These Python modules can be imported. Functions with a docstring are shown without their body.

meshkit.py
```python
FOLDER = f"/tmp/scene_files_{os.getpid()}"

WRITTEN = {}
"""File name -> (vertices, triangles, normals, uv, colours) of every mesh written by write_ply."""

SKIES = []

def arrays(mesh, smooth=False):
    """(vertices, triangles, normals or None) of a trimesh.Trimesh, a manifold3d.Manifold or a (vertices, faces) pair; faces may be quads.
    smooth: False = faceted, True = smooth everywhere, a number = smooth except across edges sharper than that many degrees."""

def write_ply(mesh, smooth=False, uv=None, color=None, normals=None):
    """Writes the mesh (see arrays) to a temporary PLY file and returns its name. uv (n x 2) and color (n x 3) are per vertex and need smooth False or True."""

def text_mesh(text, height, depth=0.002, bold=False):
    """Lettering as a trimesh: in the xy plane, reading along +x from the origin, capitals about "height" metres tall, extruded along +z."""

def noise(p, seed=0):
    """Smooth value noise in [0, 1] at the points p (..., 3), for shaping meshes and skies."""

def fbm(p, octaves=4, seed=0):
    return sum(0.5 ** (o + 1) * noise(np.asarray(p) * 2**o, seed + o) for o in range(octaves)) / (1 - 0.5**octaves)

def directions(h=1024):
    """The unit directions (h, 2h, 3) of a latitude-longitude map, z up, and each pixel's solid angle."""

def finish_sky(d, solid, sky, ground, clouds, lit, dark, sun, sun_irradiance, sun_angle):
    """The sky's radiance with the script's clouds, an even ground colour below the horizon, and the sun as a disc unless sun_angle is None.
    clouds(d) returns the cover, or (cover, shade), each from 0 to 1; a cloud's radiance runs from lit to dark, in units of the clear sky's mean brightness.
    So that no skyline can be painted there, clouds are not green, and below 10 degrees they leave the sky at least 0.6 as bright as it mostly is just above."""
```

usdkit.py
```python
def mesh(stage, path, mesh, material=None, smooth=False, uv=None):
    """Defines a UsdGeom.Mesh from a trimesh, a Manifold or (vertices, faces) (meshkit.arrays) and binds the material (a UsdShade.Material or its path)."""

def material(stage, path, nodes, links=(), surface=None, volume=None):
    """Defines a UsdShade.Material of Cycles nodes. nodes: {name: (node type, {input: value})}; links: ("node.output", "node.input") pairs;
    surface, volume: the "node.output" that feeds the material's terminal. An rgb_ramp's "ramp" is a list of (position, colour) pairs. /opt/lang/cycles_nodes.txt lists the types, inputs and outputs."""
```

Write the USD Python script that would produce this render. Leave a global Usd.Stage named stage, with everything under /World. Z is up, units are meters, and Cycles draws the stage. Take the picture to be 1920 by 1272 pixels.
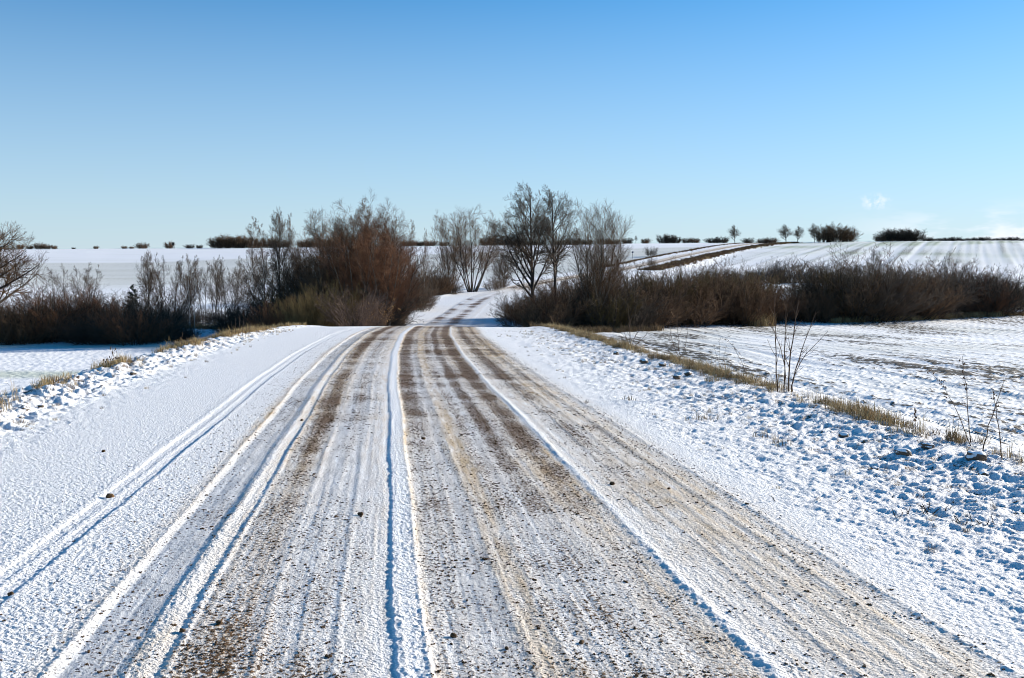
import math
import numpy as np
from pxr import Usd, UsdGeom, UsdLux, UsdShade, Sdf, Gf, Vt
from scipy.interpolate import CubicSpline, PchipInterpolator, RBFInterpolator
from scipy.spatial import cKDTree
import trimesh
import usdkit

T = Sdf.ValueTypeNames
stage = Usd.Stage.CreateInMemory()
UsdGeom.SetStageUpAxis(stage, 'Z')
UsdGeom.SetStageMetersPerUnit(stage, 1.0)
UsdGeom.Xform.Define(stage, '/World')
UsdGeom.Scope.Define(stage, '/World/Looks')

# ------------------------------------------------------------------ camera, sky, sun, exposure
EYE, FPX, EYE_LINE = 1.65, 1850.0, 490.0          # lens measured in pixels of the 1920 wide photograph
PITCH = math.atan((636.0 - EYE_LINE) / FPX)
cam = UsdGeom.Camera.Define(stage, '/World/camera')
cam.AddTranslateOp().Set(Gf.Vec3d(0, 0, EYE))
cam.AddRotateXOp().Set(90 - math.degrees(PITCH))
cam.CreateHorizontalApertureAttr(36.0)
cam.CreateVerticalApertureAttr(36.0 * 678 / 1024)
cam.CreateFocalLengthAttr(36.0 * FPX / 1920)
cam.CreateClippingRangeAttr(Gf.Vec2f(0.05, 100000))
cam.CreateExposureAttr(0.9)

SUN_EL, SUN_AZ = math.radians(17.0), math.radians(60.0)   # azimuth measured from +y towards +x
SKY_STRENGTH, SUN_INTENSITY = 0.090, 1.25
sun_dir = np.array([math.sin(SUN_AZ) * math.cos(SUN_EL), math.cos(SUN_AZ) * math.cos(SUN_EL), math.sin(SUN_EL)])
sun = UsdLux.DistantLight.Define(stage, '/World/sun')
sun.CreateIntensityAttr(SUN_INTENSITY)
sun.CreateNormalizeAttr(True)
sun.CreateAngleAttr(0.53)
sun.CreateColorAttr(Gf.Vec3f(1.0, 0.93, 0.82))
sun.AddTransformOp().Set(Gf.Matrix4d().SetRotate(Gf.Rotation(Gf.Vec3d(0, 0, 1), Gf.Vec3d(*map(float, sun_dir)))))
dome = UsdLux.DomeLight.Define(stage, '/World/sky')
sky_mat = usdkit.material(stage, '/World/Looks/sky', {
    'sky': ('sky_texture', {'sky_type': 'single_scattering', 'sun_disc': False, 'sun_elevation': SUN_EL, 'sun_rotation': SUN_AZ,
                            'altitude': 100.0, 'air_density': 0.8, 'aerosol_density': 0.2, 'ozone_density': 5.5}),
    'tc': ('texture_coordinate', {}),
    'sep': ('separate_xyz', {}),
    'squash': ('mapping', {'mapping_type': 'point', 'scale': (9.0, 9.0, 38.0)}),
    'n': ('noise_texture', {'scale': 1.0, 'detail': 5.0, 'roughness': 0.55}),
    'low': ('map_range', {'range_type': 'smoothstep', 'from_min': 0.060, 'from_max': 0.022, 'to_min': 0.0, 'to_max': 1.0, 'clamp': True}),
    'cover': ('map_range', {'range_type': 'smoothstep', 'from_min': 0.44, 'from_max': 0.56, 'to_min': 0.0, 'to_max': 0.8, 'clamp': True}),
    'side': ('map_range', {'range_type': 'smoothstep', 'from_min': 0.28, 'from_max': 0.46, 'to_min': 0.0, 'to_max': 1.0, 'clamp': True}),
    'flat': ('mapping', {'mapping_type': 'point', 'scale': (0.45, 1.0, 1.0)}),
    'spot': ('vector_math', {'math_type': 'distance', 'vector2': (0.1541, 0.9375, 0.0560)}),
    'near': ('map_range', {'range_type': 'smoothstep', 'from_min': 0.0105, 'from_max': 0.0, 'to_min': 0.0, 'to_max': 1.0, 'clamp': True}),
    'nf': ('noise_texture', {'scale': 160.0, 'detail': 4.0, 'roughness': 0.6}),
    'shred': ('map_range', {'range_type': 'smoothstep', 'from_min': 0.40, 'from_max': 0.66, 'to_min': 0.0, 'to_max': 0.75, 'clamp': True}),
    'puff': ('math', {'math_type': 'multiply'}),
    'all': ('math', {'math_type': 'maximum'}),
    'mask0': ('math', {'math_type': 'multiply'}),
    'mask': ('math', {'math_type': 'multiply'}),
    'mix': ('mix_color', {'blend_type': 'mix', 'b': (6.3, 6.4, 6.9)}),
    'thick': ('map_range', {'from_min': 0.0, 'from_max': 0.31, 'to_min': 1.0, 'to_max': 0.0, 'clamp': True}),
    'thick2': ('math', {'math_type': 'power', 'value2': 1.15}),
    'thick3': ('math', {'math_type': 'multiply', 'value2': 0.86}),
    'air': ('mix_color', {'blend_type': 'mix', 'b': (3.62, 4.42, 4.95)}),
    'sat': ('hsv', {'hue': 0.490, 'saturation': 1.2, 'value': 1.0, 'fac': 1.0}),
    'bg': ('background_shader', {'strength': SKY_STRENGTH}),
}, [('tc.generated', 'squash.vector'), ('tc.generated', 'sep.vector'), ('squash.vector', 'n.vector'),
    ('sep.z', 'low.value'), ('n.fac', 'cover.value'), ('sep.x', 'side.value'), ('low.result', 'mask0.value1'), ('side.result', 'mask0.value2'), ('mask0.value', 'mask.value1'), ('cover.result', 'mask.value2'),
    ('sky.color', 'sat.color'), ('sep.z', 'thick.value'), ('thick.result', 'thick2.value1'), ('thick2.value', 'thick3.value1'), ('thick3.value', 'air.fac'), ('sat.color', 'air.a'), ('air.result', 'mix.a'), ('tc.generated', 'flat.vector'), ('flat.vector', 'spot.vector1'), ('spot.value', 'near.value'), ('tc.generated', 'nf.vector'), ('nf.fac', 'shred.value'), ('near.result', 'puff.value1'), ('shred.result', 'puff.value2'), ('puff.value', 'all.value1'), ('mask.value', 'all.value2'), ('all.value', 'mix.fac'), ('mix.result', 'bg.color')], surface='bg.background')
UsdShade.MaterialBindingAPI.Apply(dome.GetPrim()).Bind(sky_mat)
dome.GetPrim().SetCustomDataByKey('label', 'clear winter sky, deep blue above and pale at the horizon')
dome.GetPrim().SetCustomDataByKey('category', 'sky')
dome.GetPrim().SetCustomDataByKey('kind', 'structure')

# ------------------------------------------------------------------ helpers
used = {}
def path_for(name, parent='/World'):
    k = (parent, name)
    used[k] = used.get(k, -1) + 1
    return f'{parent}/{name}' if used[k] == 0 else f'{parent}/{name}_{used[k]:03d}'

def tag(prim, label=None, cat=None, group=None, kind=None):
    prim = prim.GetPrim() if hasattr(prim, 'GetPrim') else prim
    for k, v in (('label', label), ('category', cat), ('group', group), ('kind', kind)):
        if v:
            prim.SetCustomDataByKey(k, v)
    return prim

def obj(name, mesh, mat, parent='/World', smooth=False):
    if not isinstance(parent, str):
        parent = str(parent.GetPath())
    return usdkit.mesh(stage, path_for(name, parent), mesh, LOOK[mat], smooth=smooth)

def thing(name, loc, rz=0.0, scale=1.0, label=None, cat=None, group=None, ref=None):
    x = UsdGeom.Xform.Define(stage, path_for(name))
    x.AddTranslateOp().Set(Gf.Vec3d(*map(float, loc)))
    if rz:
        x.AddRotateZOp().Set(float(rz))
    s = (scale,) * 3 if np.ndim(scale) == 0 else scale
    if tuple(s) != (1.0, 1.0, 1.0):
        x.AddScaleOp().Set(Gf.Vec3f(*map(float, s)))
    tag(x, label, cat, group)
    if ref:
        x.GetPrim().GetReferences().AddInternalReference(ref)
        x.GetPrim().SetInstanceable(True)
    return x

def _hash(ix, iy, seed):
    h = (ix * 374761393 + iy * 668265263 + seed * 1442695041) & 0xFFFFFFFF
    h = ((h ^ (h >> 13)) * 1274126177) & 0xFFFFFFFF
    return h ^ (h >> 16)

def pnoise(x, y, seed=0):
    """Gradient noise, about -1 to 1."""
    ix, iy = np.floor(x).astype(np.int64), np.floor(y).astype(np.int64)
    fx, fy = x - ix, y - iy
    wx, wy = fx**3 * (fx * (fx * 6 - 15) + 10), fy**3 * (fy * (fy * 6 - 15) + 10)
    out = 0
    for a in (0, 1):
        for b in (0, 1):
            ang = (_hash(ix + a, iy + b, seed) & 0xFFFF) * (2 * np.pi / 65536)
            g = np.cos(ang) * (fx - a) + np.sin(ang) * (fy - b)
            out = out + g * (wx if a else 1 - wx) * (wy if b else 1 - wy)
    return out * 1.5

def fbm(x, y, octaves=3, seed=0, gain=0.5):
    s, a, tot = 0, 1.0, 0
    for o in range(octaves):
        s = s + a * pnoise(x, y, seed + o * 17)
        tot += a
        a *= gain
        x, y = 1.62 * x - 1.18 * y, 1.18 * x + 1.62 * y
    return s / tot

def sstep(a, b, x):
    t = np.clip((x - a) / (b - a), 0, 1)
    return t * t * (3 - 2 * t)

# ------------------------------------------------------------------ lie of the land
ROAD_Y = np.array([-80, -40, 0, 10, 20, 30, 40, 52, 68, 85, 112, 150, 190, 270, 360, 450, 600.])
ROAD_X = np.array([10.1, 5.05, 0, -1.26, -2.48, -3.45, -4.10, -4.50, -4.65, -4.35, -2.4, 7.0, 21.0, 50, 93, 142, 225.])
road_x = CubicSpline(ROAD_Y, ROAD_X)
road_dx = road_x.derivative()
road_z = PchipInterpolator([-80, 0, 10, 20, 30, 40, 48, 55, 62, 68, 80, 95, 112, 150, 190, 270, 360, 450, 600],
                           [1.5, 0, -.19, -.38, -.63, -1.0, -1.52, -2.12, -2.53, -2.70, -2.70, -2.45, -2.12, -1.1, .1, 3.8, 8.1, 8.6, 7.])
_sy = np.linspace(-80, 600, 3000)
_ss = np.concatenate([[0], np.cumsum(np.hypot(np.diff(_sy), np.diff(road_x(_sy))))])
_ss -= np.interp(0, _sy, _ss)

def px_xz(px, py, d):
    """World x and z of the point seen at pixel (px, py) of the photograph at forward distance d."""
    vx, vy = (px - 960) / FPX, (636 - py) / FPX
    fy, fz = math.cos(PITCH) + vy * math.sin(PITCH), -math.sin(PITCH) + vy * math.cos(PITCH)
    return vx / fy * d, EYE + fz / fy * d

ctrl = []
for px, py, d in [(0, 735, 22), (0, 700, 34), (0, 650, 54), (300, 645, 54), (-500, 690, 34), (-500, 650, 54), (400, 602, 75), (450, 592, 88), (0, 600, 80),
                  (-700, 600, 85), (250, 532, 185), (0, 532, 185), (-500, 535, 185), (250, 500, 270), (0, 500, 270), (100, 468, 390), (400, 467, 385), (-600, 470, 400),
                  (650, 560, 120), (650, 520, 190), (650, 464, 390), (880, 553, 125), (900, 520, 190), (900, 461, 390), (1080, 540, 140), (1080, 460, 390),
                  (1920, 830, 13), (1920, 700, 27), (1920, 640, 50), (1920, 590, 95), (1300, 640, 38), (1300, 612, 70), (1500, 605, 80), (1700, 597, 88), (2500, 600, 80), (2500, 700, 27),
                  (1300, 560, 105), (1600, 545, 125), (1900, 550, 130), (1480, 533, 128),
                  (1300, 515, 185), (1600, 522, 180), (1900, 520, 185), (2600, 520, 185),
                  (1330, 498, 225), (1450, 470, 290), (1600, 472, 285), (1900, 480, 265), (1600, 456, 335), (1800, 455, 335), (1950, 454, 335), (2700, 452, 335),
                  (1250, 457, 375), (1180, 457, 385), (1440, 456, 362), (1250, 480, 265), (1180, 500, 205)]:
    x, z = px_xz(px, py, d)
    ctrl.append((x, d, z))
for y in (-60, -30, 0, 12, 24, 36):                                # feet of the embankment
    ctrl += [(float(road_x(y)) - 9, y, float(road_z(y)) - 1.0 - .012 * max(y, 0)), (float(road_x(y)) + 10.5, y, float(road_z(y)) - .82)]
for y in (110, 150, 190, 270, 360):
    ctrl.append((float(road_x(y)), y, float(road_z(y)) - .25))
for x, y in [(-300, -60), (300, -60), (-250, 30), (250, 30)]:
    ctrl.append((x, y, -1.2))
for x, y, z in [(-400, 600, 2), (0, 600, 4), (400, 600, 3), (-700, 300, 3), (700, 300, 4)]:
    ctrl.append((x, y, z))
ctrl = np.array(ctrl)
_rbf = RBFInterpolator(ctrl[:, :2] / 100, ctrl[:, 2], kernel='thin_plate_spline', smoothing=0.02)
_gx, _gy = np.linspace(-420, 420, 281), np.linspace(-70, 640, 356)
_grid = _rbf(np.stack(np.meshgrid(_gx, _gy, indexing='ij'), -1).reshape(-1, 2) / 100).reshape(281, 356)
from scipy.interpolate import RectBivariateSpline
_land = RectBivariateSpline(_gx, _gy, _grid, kx=3, ky=3)

def road_uv(x, y):
    yy = np.clip(y, -80, 600)
    u = (x - road_x(yy)) / np.sqrt(1 + road_dx(yy)**2)
    return u, np.interp(y, _sy, _ss) + (y - yy)

def land(x, y):
    """Height of the ground without its fine relief."""
    x, y = np.asarray(x, float), np.asarray(y, float)
    cx, cy = np.clip(x, -415, 415), np.clip(y, -68, 560)
    f = _land.ev(cx, cy)
    far = np.hypot(x - cx, y - cy)
    f = f - 25 * (1 - np.exp(-far / 500.))
    u, s = road_uv(x, y)
    side = np.where(u > 0, u - 6.0, -u - 5.2)
    w = 1 - sstep(0, np.where(y < 90, 3.4, 5.0), side)
    w = w * (1 - sstep(450, 520, y))
    camber = -.012 * np.abs(u + .8) * (np.abs(u) < 8)
    return f + (road_z(np.clip(y, -80, 600)) + camber - f) * w

def at(px, d):
    """The ground point below pixel column px at forward distance d."""
    z = 0.0
    x = (px - 960) / FPX * d
    for _ in range(3):
        z = float(land(x, d))
        vz = z - EYE
        depth = d * math.cos(PITCH) - vz * math.sin(PITCH)
        x = (px - 960) / FPX * depth
    return np.array([x, d, float(land(x, d))])

def on_ground(px, py):
    """Where the line of sight through a pixel first meets the ground."""
    ds = np.geomspace(3, 500, 4000)
    p = np.array([px_xz(px, py, d) for d in (1.0,)])[0]
    xs, zs = p[0] * ds, EYE + (p[1] - EYE) * ds
    hit = np.nonzero(zs <= land(xs, ds))[0]
    i = hit[0] if len(hit) else -1
    return np.array([xs[i], ds[i], zs[i]])

# ------------------------------------------------------------------ materials
LOOK = {}
def mat(name, nodes, links, surface='p.BSDF'):
    LOOK[name] = usdkit.material(stage, '/World/Looks/' + name, nodes, links, surface=surface)

def plain(name, a, b, scale=6.0, rough=0.85, spec=0.2):
    mat(name, {'g': ('geometry', {}), 'tc': ('texture_coordinate', {}), 'oi': ('object_info', {}),
               'n': ('noise_texture', {'scale': scale, 'detail': 3.0}),
               'r': ('rgb_ramp', {'ramp': [(0.3, a), (0.7, b)]}),
               'v': ('map_range', {'from_min': 0.0, 'from_max': 1.0, 'to_min': 0.8, 'to_max': 1.2}),
               'h': ('hsv', {'hue': 0.5, 'saturation': 1.0, 'fac': 1.0}),
               'p': ('principled_bsdf', {'roughness': rough, 'specular_ior_level': spec})},
        [('tc.object', 'n.vector'), ('n.fac', 'r.fac'), ('r.color', 'h.color'), ('oi.random', 'v.value'), ('v.result', 'h.value'), ('h.color', 'p.base_color')])

SNOW = (0.85, 0.845, 0.84)
mat('snow_road', {
    'd': ('attribute', {'attribute': 'dirt'}), 't': ('attribute', {'attribute': 'tan'}), 'i': ('attribute', {'attribute': 'ice'}),
    'st': ('uvmap', {'attribute': 'st'}),
    'm1': ('mapping', {'scale': (1.0, 1.0, 1.0)}), 'm2': ('mapping', {'scale': (1.0, 0.12, 1.0)}),
    'n1': ('noise_texture', {'scale': 40.0, 'detail': 5.0, 'roughness': 0.68}),
    'n2': ('noise_texture', {'scale': 16.0, 'detail': 3.0, 'roughness': 0.6}),
    'n3': ('noise_texture', {'scale': 140.0, 'detail': 2.0}),
    'inv': ('map_range', {'from_min': 0.0, 'from_max': 1.0, 'to_min': 0.76, 'to_max': 0.40, 'clamp': True}),
    'sub': ('math', {'math_type': 'subtract'}),
    'mask': ('map_range', {'range_type': 'smoothstep', 'from_min': -0.02, 'from_max': 0.035, 'to_min': 0.0, 'to_max': 1.0, 'clamp': True}),
    'soil': ('rgb_ramp', {'ramp': [(0.3, (0.05, 0.025, 0.008)), (0.6, (0.15, 0.077, 0.024)), (0.8, (0.29, 0.16, 0.055))]}),
    'streak': ('map_range', {'from_min': 0.35, 'from_max': 0.65, 'to_min': 0.45, 'to_max': 1.25}),
    'tm': ('math', {'math_type': 'multiply', 'use_clamp': True}), 'im': ('math', {'math_type': 'multiply', 'use_clamp': True}),
    'c1': ('mix_color', {'a': SNOW, 'b': (0.58, 0.385, 0.165)}),
    'c2': ('mix_color', {'b': (0.44, 0.455, 0.48)}),
    'c3': ('mix_color', {}),
    'n4': ('noise_texture', {'scale': 42.0, 'detail': 4.0, 'roughness': 0.6}),
    'pack': ('map_range', {'from_min': 0.0, 'from_max': 0.6, 'to_min': 1.0, 'to_max': 0.22, 'clamp': True}), 'h4': ('math', {'math_type': 'multiply'}),
    'hs': ('math', {'math_type': 'multiply_add', 'value2': 0.16}), 'hm': ('math', {'math_type': 'multiply_add', 'value2': 0.14}),
    'b': ('bump', {'strength': 1.0, 'distance': 0.026}),
    'p': ('principled_bsdf', {'roughness': 0.62, 'specular_ior_level': 0.25})},
    [('st.UV', 'm1.vector'), ('st.UV', 'm2.vector'), ('m1.vector', 'n1.vector'), ('m2.vector', 'n2.vector'), ('st.UV', 'n3.vector'),
     ('d.fac', 'inv.value'), ('n1.fac', 'sub.value1'), ('inv.result', 'sub.value2'), ('sub.value', 'mask.value'), ('n3.fac', 'soil.fac'),
     ('n2.fac', 'streak.value'), ('streak.result', 'tm.value1'), ('t.fac', 'tm.value2'), ('streak.result', 'im.value1'), ('i.fac', 'im.value2'),
     ('tm.value', 'c1.fac'), ('c1.result', 'c2.a'), ('im.value', 'c2.fac'), ('c2.result', 'c3.a'), ('soil.color', 'c3.b'), ('mask.result', 'c3.fac'),
     ('st.UV', 'n4.vector'), ('i.fac', 'pack.value'), ('n4.fac', 'h4.value1'), ('pack.result', 'h4.value2'), ('n3.fac', 'hs.value1'), ('h4.value', 'hs.value3'), ('mask.result', 'hm.value1'), ('hs.value', 'hm.value3'), ('hm.value', 'b.height'), ('b.normal', 'p.normal'), ('c3.result', 'p.base_color')])
mat('snow_field', {
    'd': ('attribute', {'attribute': 'dirt'}), 't': ('attribute', {'attribute': 'tan'}), 'i': ('attribute', {'attribute': 'ice'}),
    'st': ('uvmap', {'attribute': 'st'}),
    'm1': ('mapping', {'scale': (1.0, 0.30, 1.0)}),
    'n1': ('noise_texture', {'scale': 4.6, 'detail': 5.0, 'roughness': 0.66}),
    'n3': ('noise_texture', {'scale': 60.0, 'detail': 2.0}),
    'inv': ('map_range', {'from_min': 0.0, 'from_max': 1.0, 'to_min': 0.76, 'to_max': 0.34, 'clamp': True}),
    'sub': ('math', {'math_type': 'subtract'}),
    'mask': ('map_range', {'range_type': 'smoothstep', 'from_min': -0.012, 'from_max': 0.022, 'to_min': 0.0, 'to_max': 1.0, 'clamp': True}),
    'soil': ('rgb_ramp', {'ramp': [(0.3, (0.035, 0.027, 0.018)), (0.7, (0.10, 0.072, 0.040))]}),
    'c1': ('mix_color', {'a': SNOW, 'b': (0.36, 0.35, 0.20)}),
    'c2': ('mix_color', {'b': (0.25, 0.33, 0.13)}),
    'c3': ('mix_color', {}),
    'b': ('bump', {'strength': 0.9, 'distance': 0.05}),
    'p': ('principled_bsdf', {'roughness': 0.7, 'specular_ior_level': 0.2})},
    [('st.UV', 'm1.vector'), ('m1.vector', 'n1.vector'), ('st.UV', 'n3.vector'),
     ('d.fac', 'inv.value'), ('n1.fac', 'sub.value1'), ('inv.result', 'sub.value2'), ('sub.value', 'mask.value'), ('n3.fac', 'soil.fac'),
     ('t.fac', 'c1.fac'), ('c1.result', 'c2.a'), ('i.fac', 'c2.fac'), ('c2.result', 'c3.a'), ('soil.color', 'c3.b'), ('mask.result', 'c3.fac'),
     ('n1.fac', 'b.height'), ('b.normal', 'p.normal'), ('c3.result', 'p.base_color')])
mat('snow_coarse', {'n': ('noise_texture', {'scale': 1.0, 'detail': 4.0}), 'g': ('geometry', {}),
                    'r': ('rgb_ramp', {'ramp': [(0.3, (0.7, 0.7, 0.7)), (0.6, SNOW)]}), 'p': ('principled_bsdf', {'roughness': 0.7})},
    [('g.position', 'n.vector'), ('n.fac', 'r.fac'), ('r.color', 'p.base_color')])
plain('bark_dark', (0.035, 0.026, 0.02), (0.085, 0.065, 0.05))
plain('bark_grey', (0.10, 0.085, 0.065), (0.2, 0.17, 0.13))
plain('twig_brown', (0.095, 0.053, 0.027), (0.17, 0.095, 0.048))
plain('twig_grey', (0.08, 0.055, 0.036), (0.135, 0.094, 0.062))
plain('twig_red', (0.105, 0.048, 0.024), (0.175, 0.08, 0.038))
plain('twig_olive', (0.105, 0.07, 0.026), (0.17, 0.112, 0.042))
plain('twig_black', (0.034, 0.025, 0.017), (0.07, 0.051, 0.035))
plain('twig_pale', (0.085, 0.055, 0.04), (0.14, 0.09, 0.065))
plain('needles', (0.012, 0.022, 0.012), (0.03, 0.045, 0.022))
plain('dry_leaf', (0.28, 0.15, 0.06), (0.42, 0.25, 0.11))
plain('dry_grass', (0.32, 0.22, 0.10), (0.52, 0.385, 0.19), scale=3)
plain('dull_grass', (0.13, 0.082, 0.040), (0.25, 0.165, 0.08), scale=3)
plain('weed', (0.07, 0.04, 0.026), (0.14, 0.085, 0.05))
plain('soil', (0.045, 0.026, 0.013), (0.14, 0.078, 0.036), scale=30)
plain('clod', (0.05, 0.032, 0.02), (0.14, 0.09, 0.055), scale=25)
plain('old_wood', (0.03, 0.025, 0.02), (0.06, 0.05, 0.04))
plain('blue_paint', (0.03, 0.06, 0.14), (0.05, 0.09, 0.2))
mat('birch_bark', {'tc': ('texture_coordinate', {}), 'm': ('mapping', {'scale': (1, 1, 5.0)}), 'n': ('noise_texture', {'scale': 2.2, 'detail': 3.0}),
                   'r': ('rgb_ramp', {'ramp': [(0.36, (0.05, 0.045, 0.04)), (0.46, (0.46, 0.42, 0.36)), (0.7, (0.6, 0.56, 0.5))]}), 'p': ('principled_bsdf', {'roughness': 0.8})},
    [('tc.object', 'm.vector'), ('m.vector', 'n.vector'), ('n.fac', 'r.fac'), ('r.color', 'p.base_color')])
mat('snow_capped', {'g': ('geometry', {}), 's': ('separate_xyz', {}), 'tc': ('texture_coordinate', {}), 'n': ('noise_texture', {'scale': 12.0, 'detail': 3.0}),
                    'a': ('math', {'math_type': 'multiply_add', 'value2': 0.9, 'value3': -0.45}), 'add': ('math', {'math_type': 'add'}),
                    'm': ('map_range', {'range_type': 'smoothstep', 'from_min': 0.55, 'from_max': 0.7, 'to_min': 0.0, 'to_max': 1.0, 'clamp': True}),
                    'c': ('mix_color', {'a': (0.09, 0.06, 0.038), 'b': SNOW}), 'p': ('principled_bsdf', {'roughness': 0.8})},
    [('g.normal', 's.vector'), ('tc.object', 'n.vector'), ('n.fac', 'a.value1'), ('a.value', 'add.value1'), ('s.z', 'add.value2'), ('add.value', 'm.value'), ('m.result', 'c.fac'), ('c.result', 'p.base_color')])

# ------------------------------------------------------------------ the ground: one sheet, cut along the edges of road, verges and fields
def gauss(u, c, w):
    return np.exp(-((u - c) / w)**2)

def shelf(u, a, b, soft=.015):
    return sstep(a - soft, a + soft, u) * (1 - sstep(b - soft, b + soft, u))

DIRT_U = np.array([[-4.4, .10], [-3.0, .14], [-2.25, .20], [-2.1, .18], [-1.95, .27], [-1.55, .33], [-1.46, .28], [-1.40, .42], [-1.2, .42], [-1.08, .24], [-.98, .28], [-.93, .50],
                   [-.86, .56], [-.77, .76], [-.69, .70], [-.63, .40], [-.5, .42], [-.38, .54], [-.25, .38], [-.1, .27], [-.02, .08], [.13, .14], [.17, .42], [.22, .62], [.32, .68], [.42, .54], [.48, .40],
                   [.55, .46], [.62, .34], [.74, .36], [.80, .56], [.88, .48], [.95, .40], [1.02, .64], [1.10, .70], [1.18, .48], [1.28, .50], [1.36, .72], [1.46, .78], [1.54, .62], [1.605, .16], [1.66, .24],
                   [1.72, .38], [1.8, .40], [1.93, .56], [2.05, .64], [2.12, .44], [2.25, .42], [2.38, .55], [2.45, .42], [2.6, .47], [2.68, .42], [2.8, .24], [3.2, .14], [6.5, .12]])
TAN_U = np.array([[-4.4, 0], [-1.6, .06], [-1.46, .62], [-1.40, .16], [-1.1, .08], [-.97, .1], [-.92, .42], [-.85, .3], [-.77, .85], [-.66, .5], [-.5, .1], [-.1, .08], [-.02, .0], [.12, .03], [.17, .4], [.25, .2],
                  [.55, .3], [.66, .80], [.73, .75], [.80, .2], [1.0, .2], [1.4, .55], [1.56, .4], [1.6, .0], [1.72, .08], [1.95, .35], [2.2, .45], [2.5, .4], [2.7, .2], [2.9, .02], [7, 0]])
ICE_U = np.array([[-4.4, 0], [-1.46, 0], [-1.38, .75], [-1.18, .7], [-1.12, .05], [-.95, .05], [-.9, .3], [-.7, .45], [-.55, .6], [-.3, .5], [-.08, .15], [-.03, 0], [.16, 0], [.22, .3], [.5, .6], [.6, .3], [.8, .3],
                  [.95, .6], [1.3, .35], [1.6, 0], [1.75, .1], [1.9, .35], [2.2, .25], [2.6, .15], [2.75, 0], [7, 0]])

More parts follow.
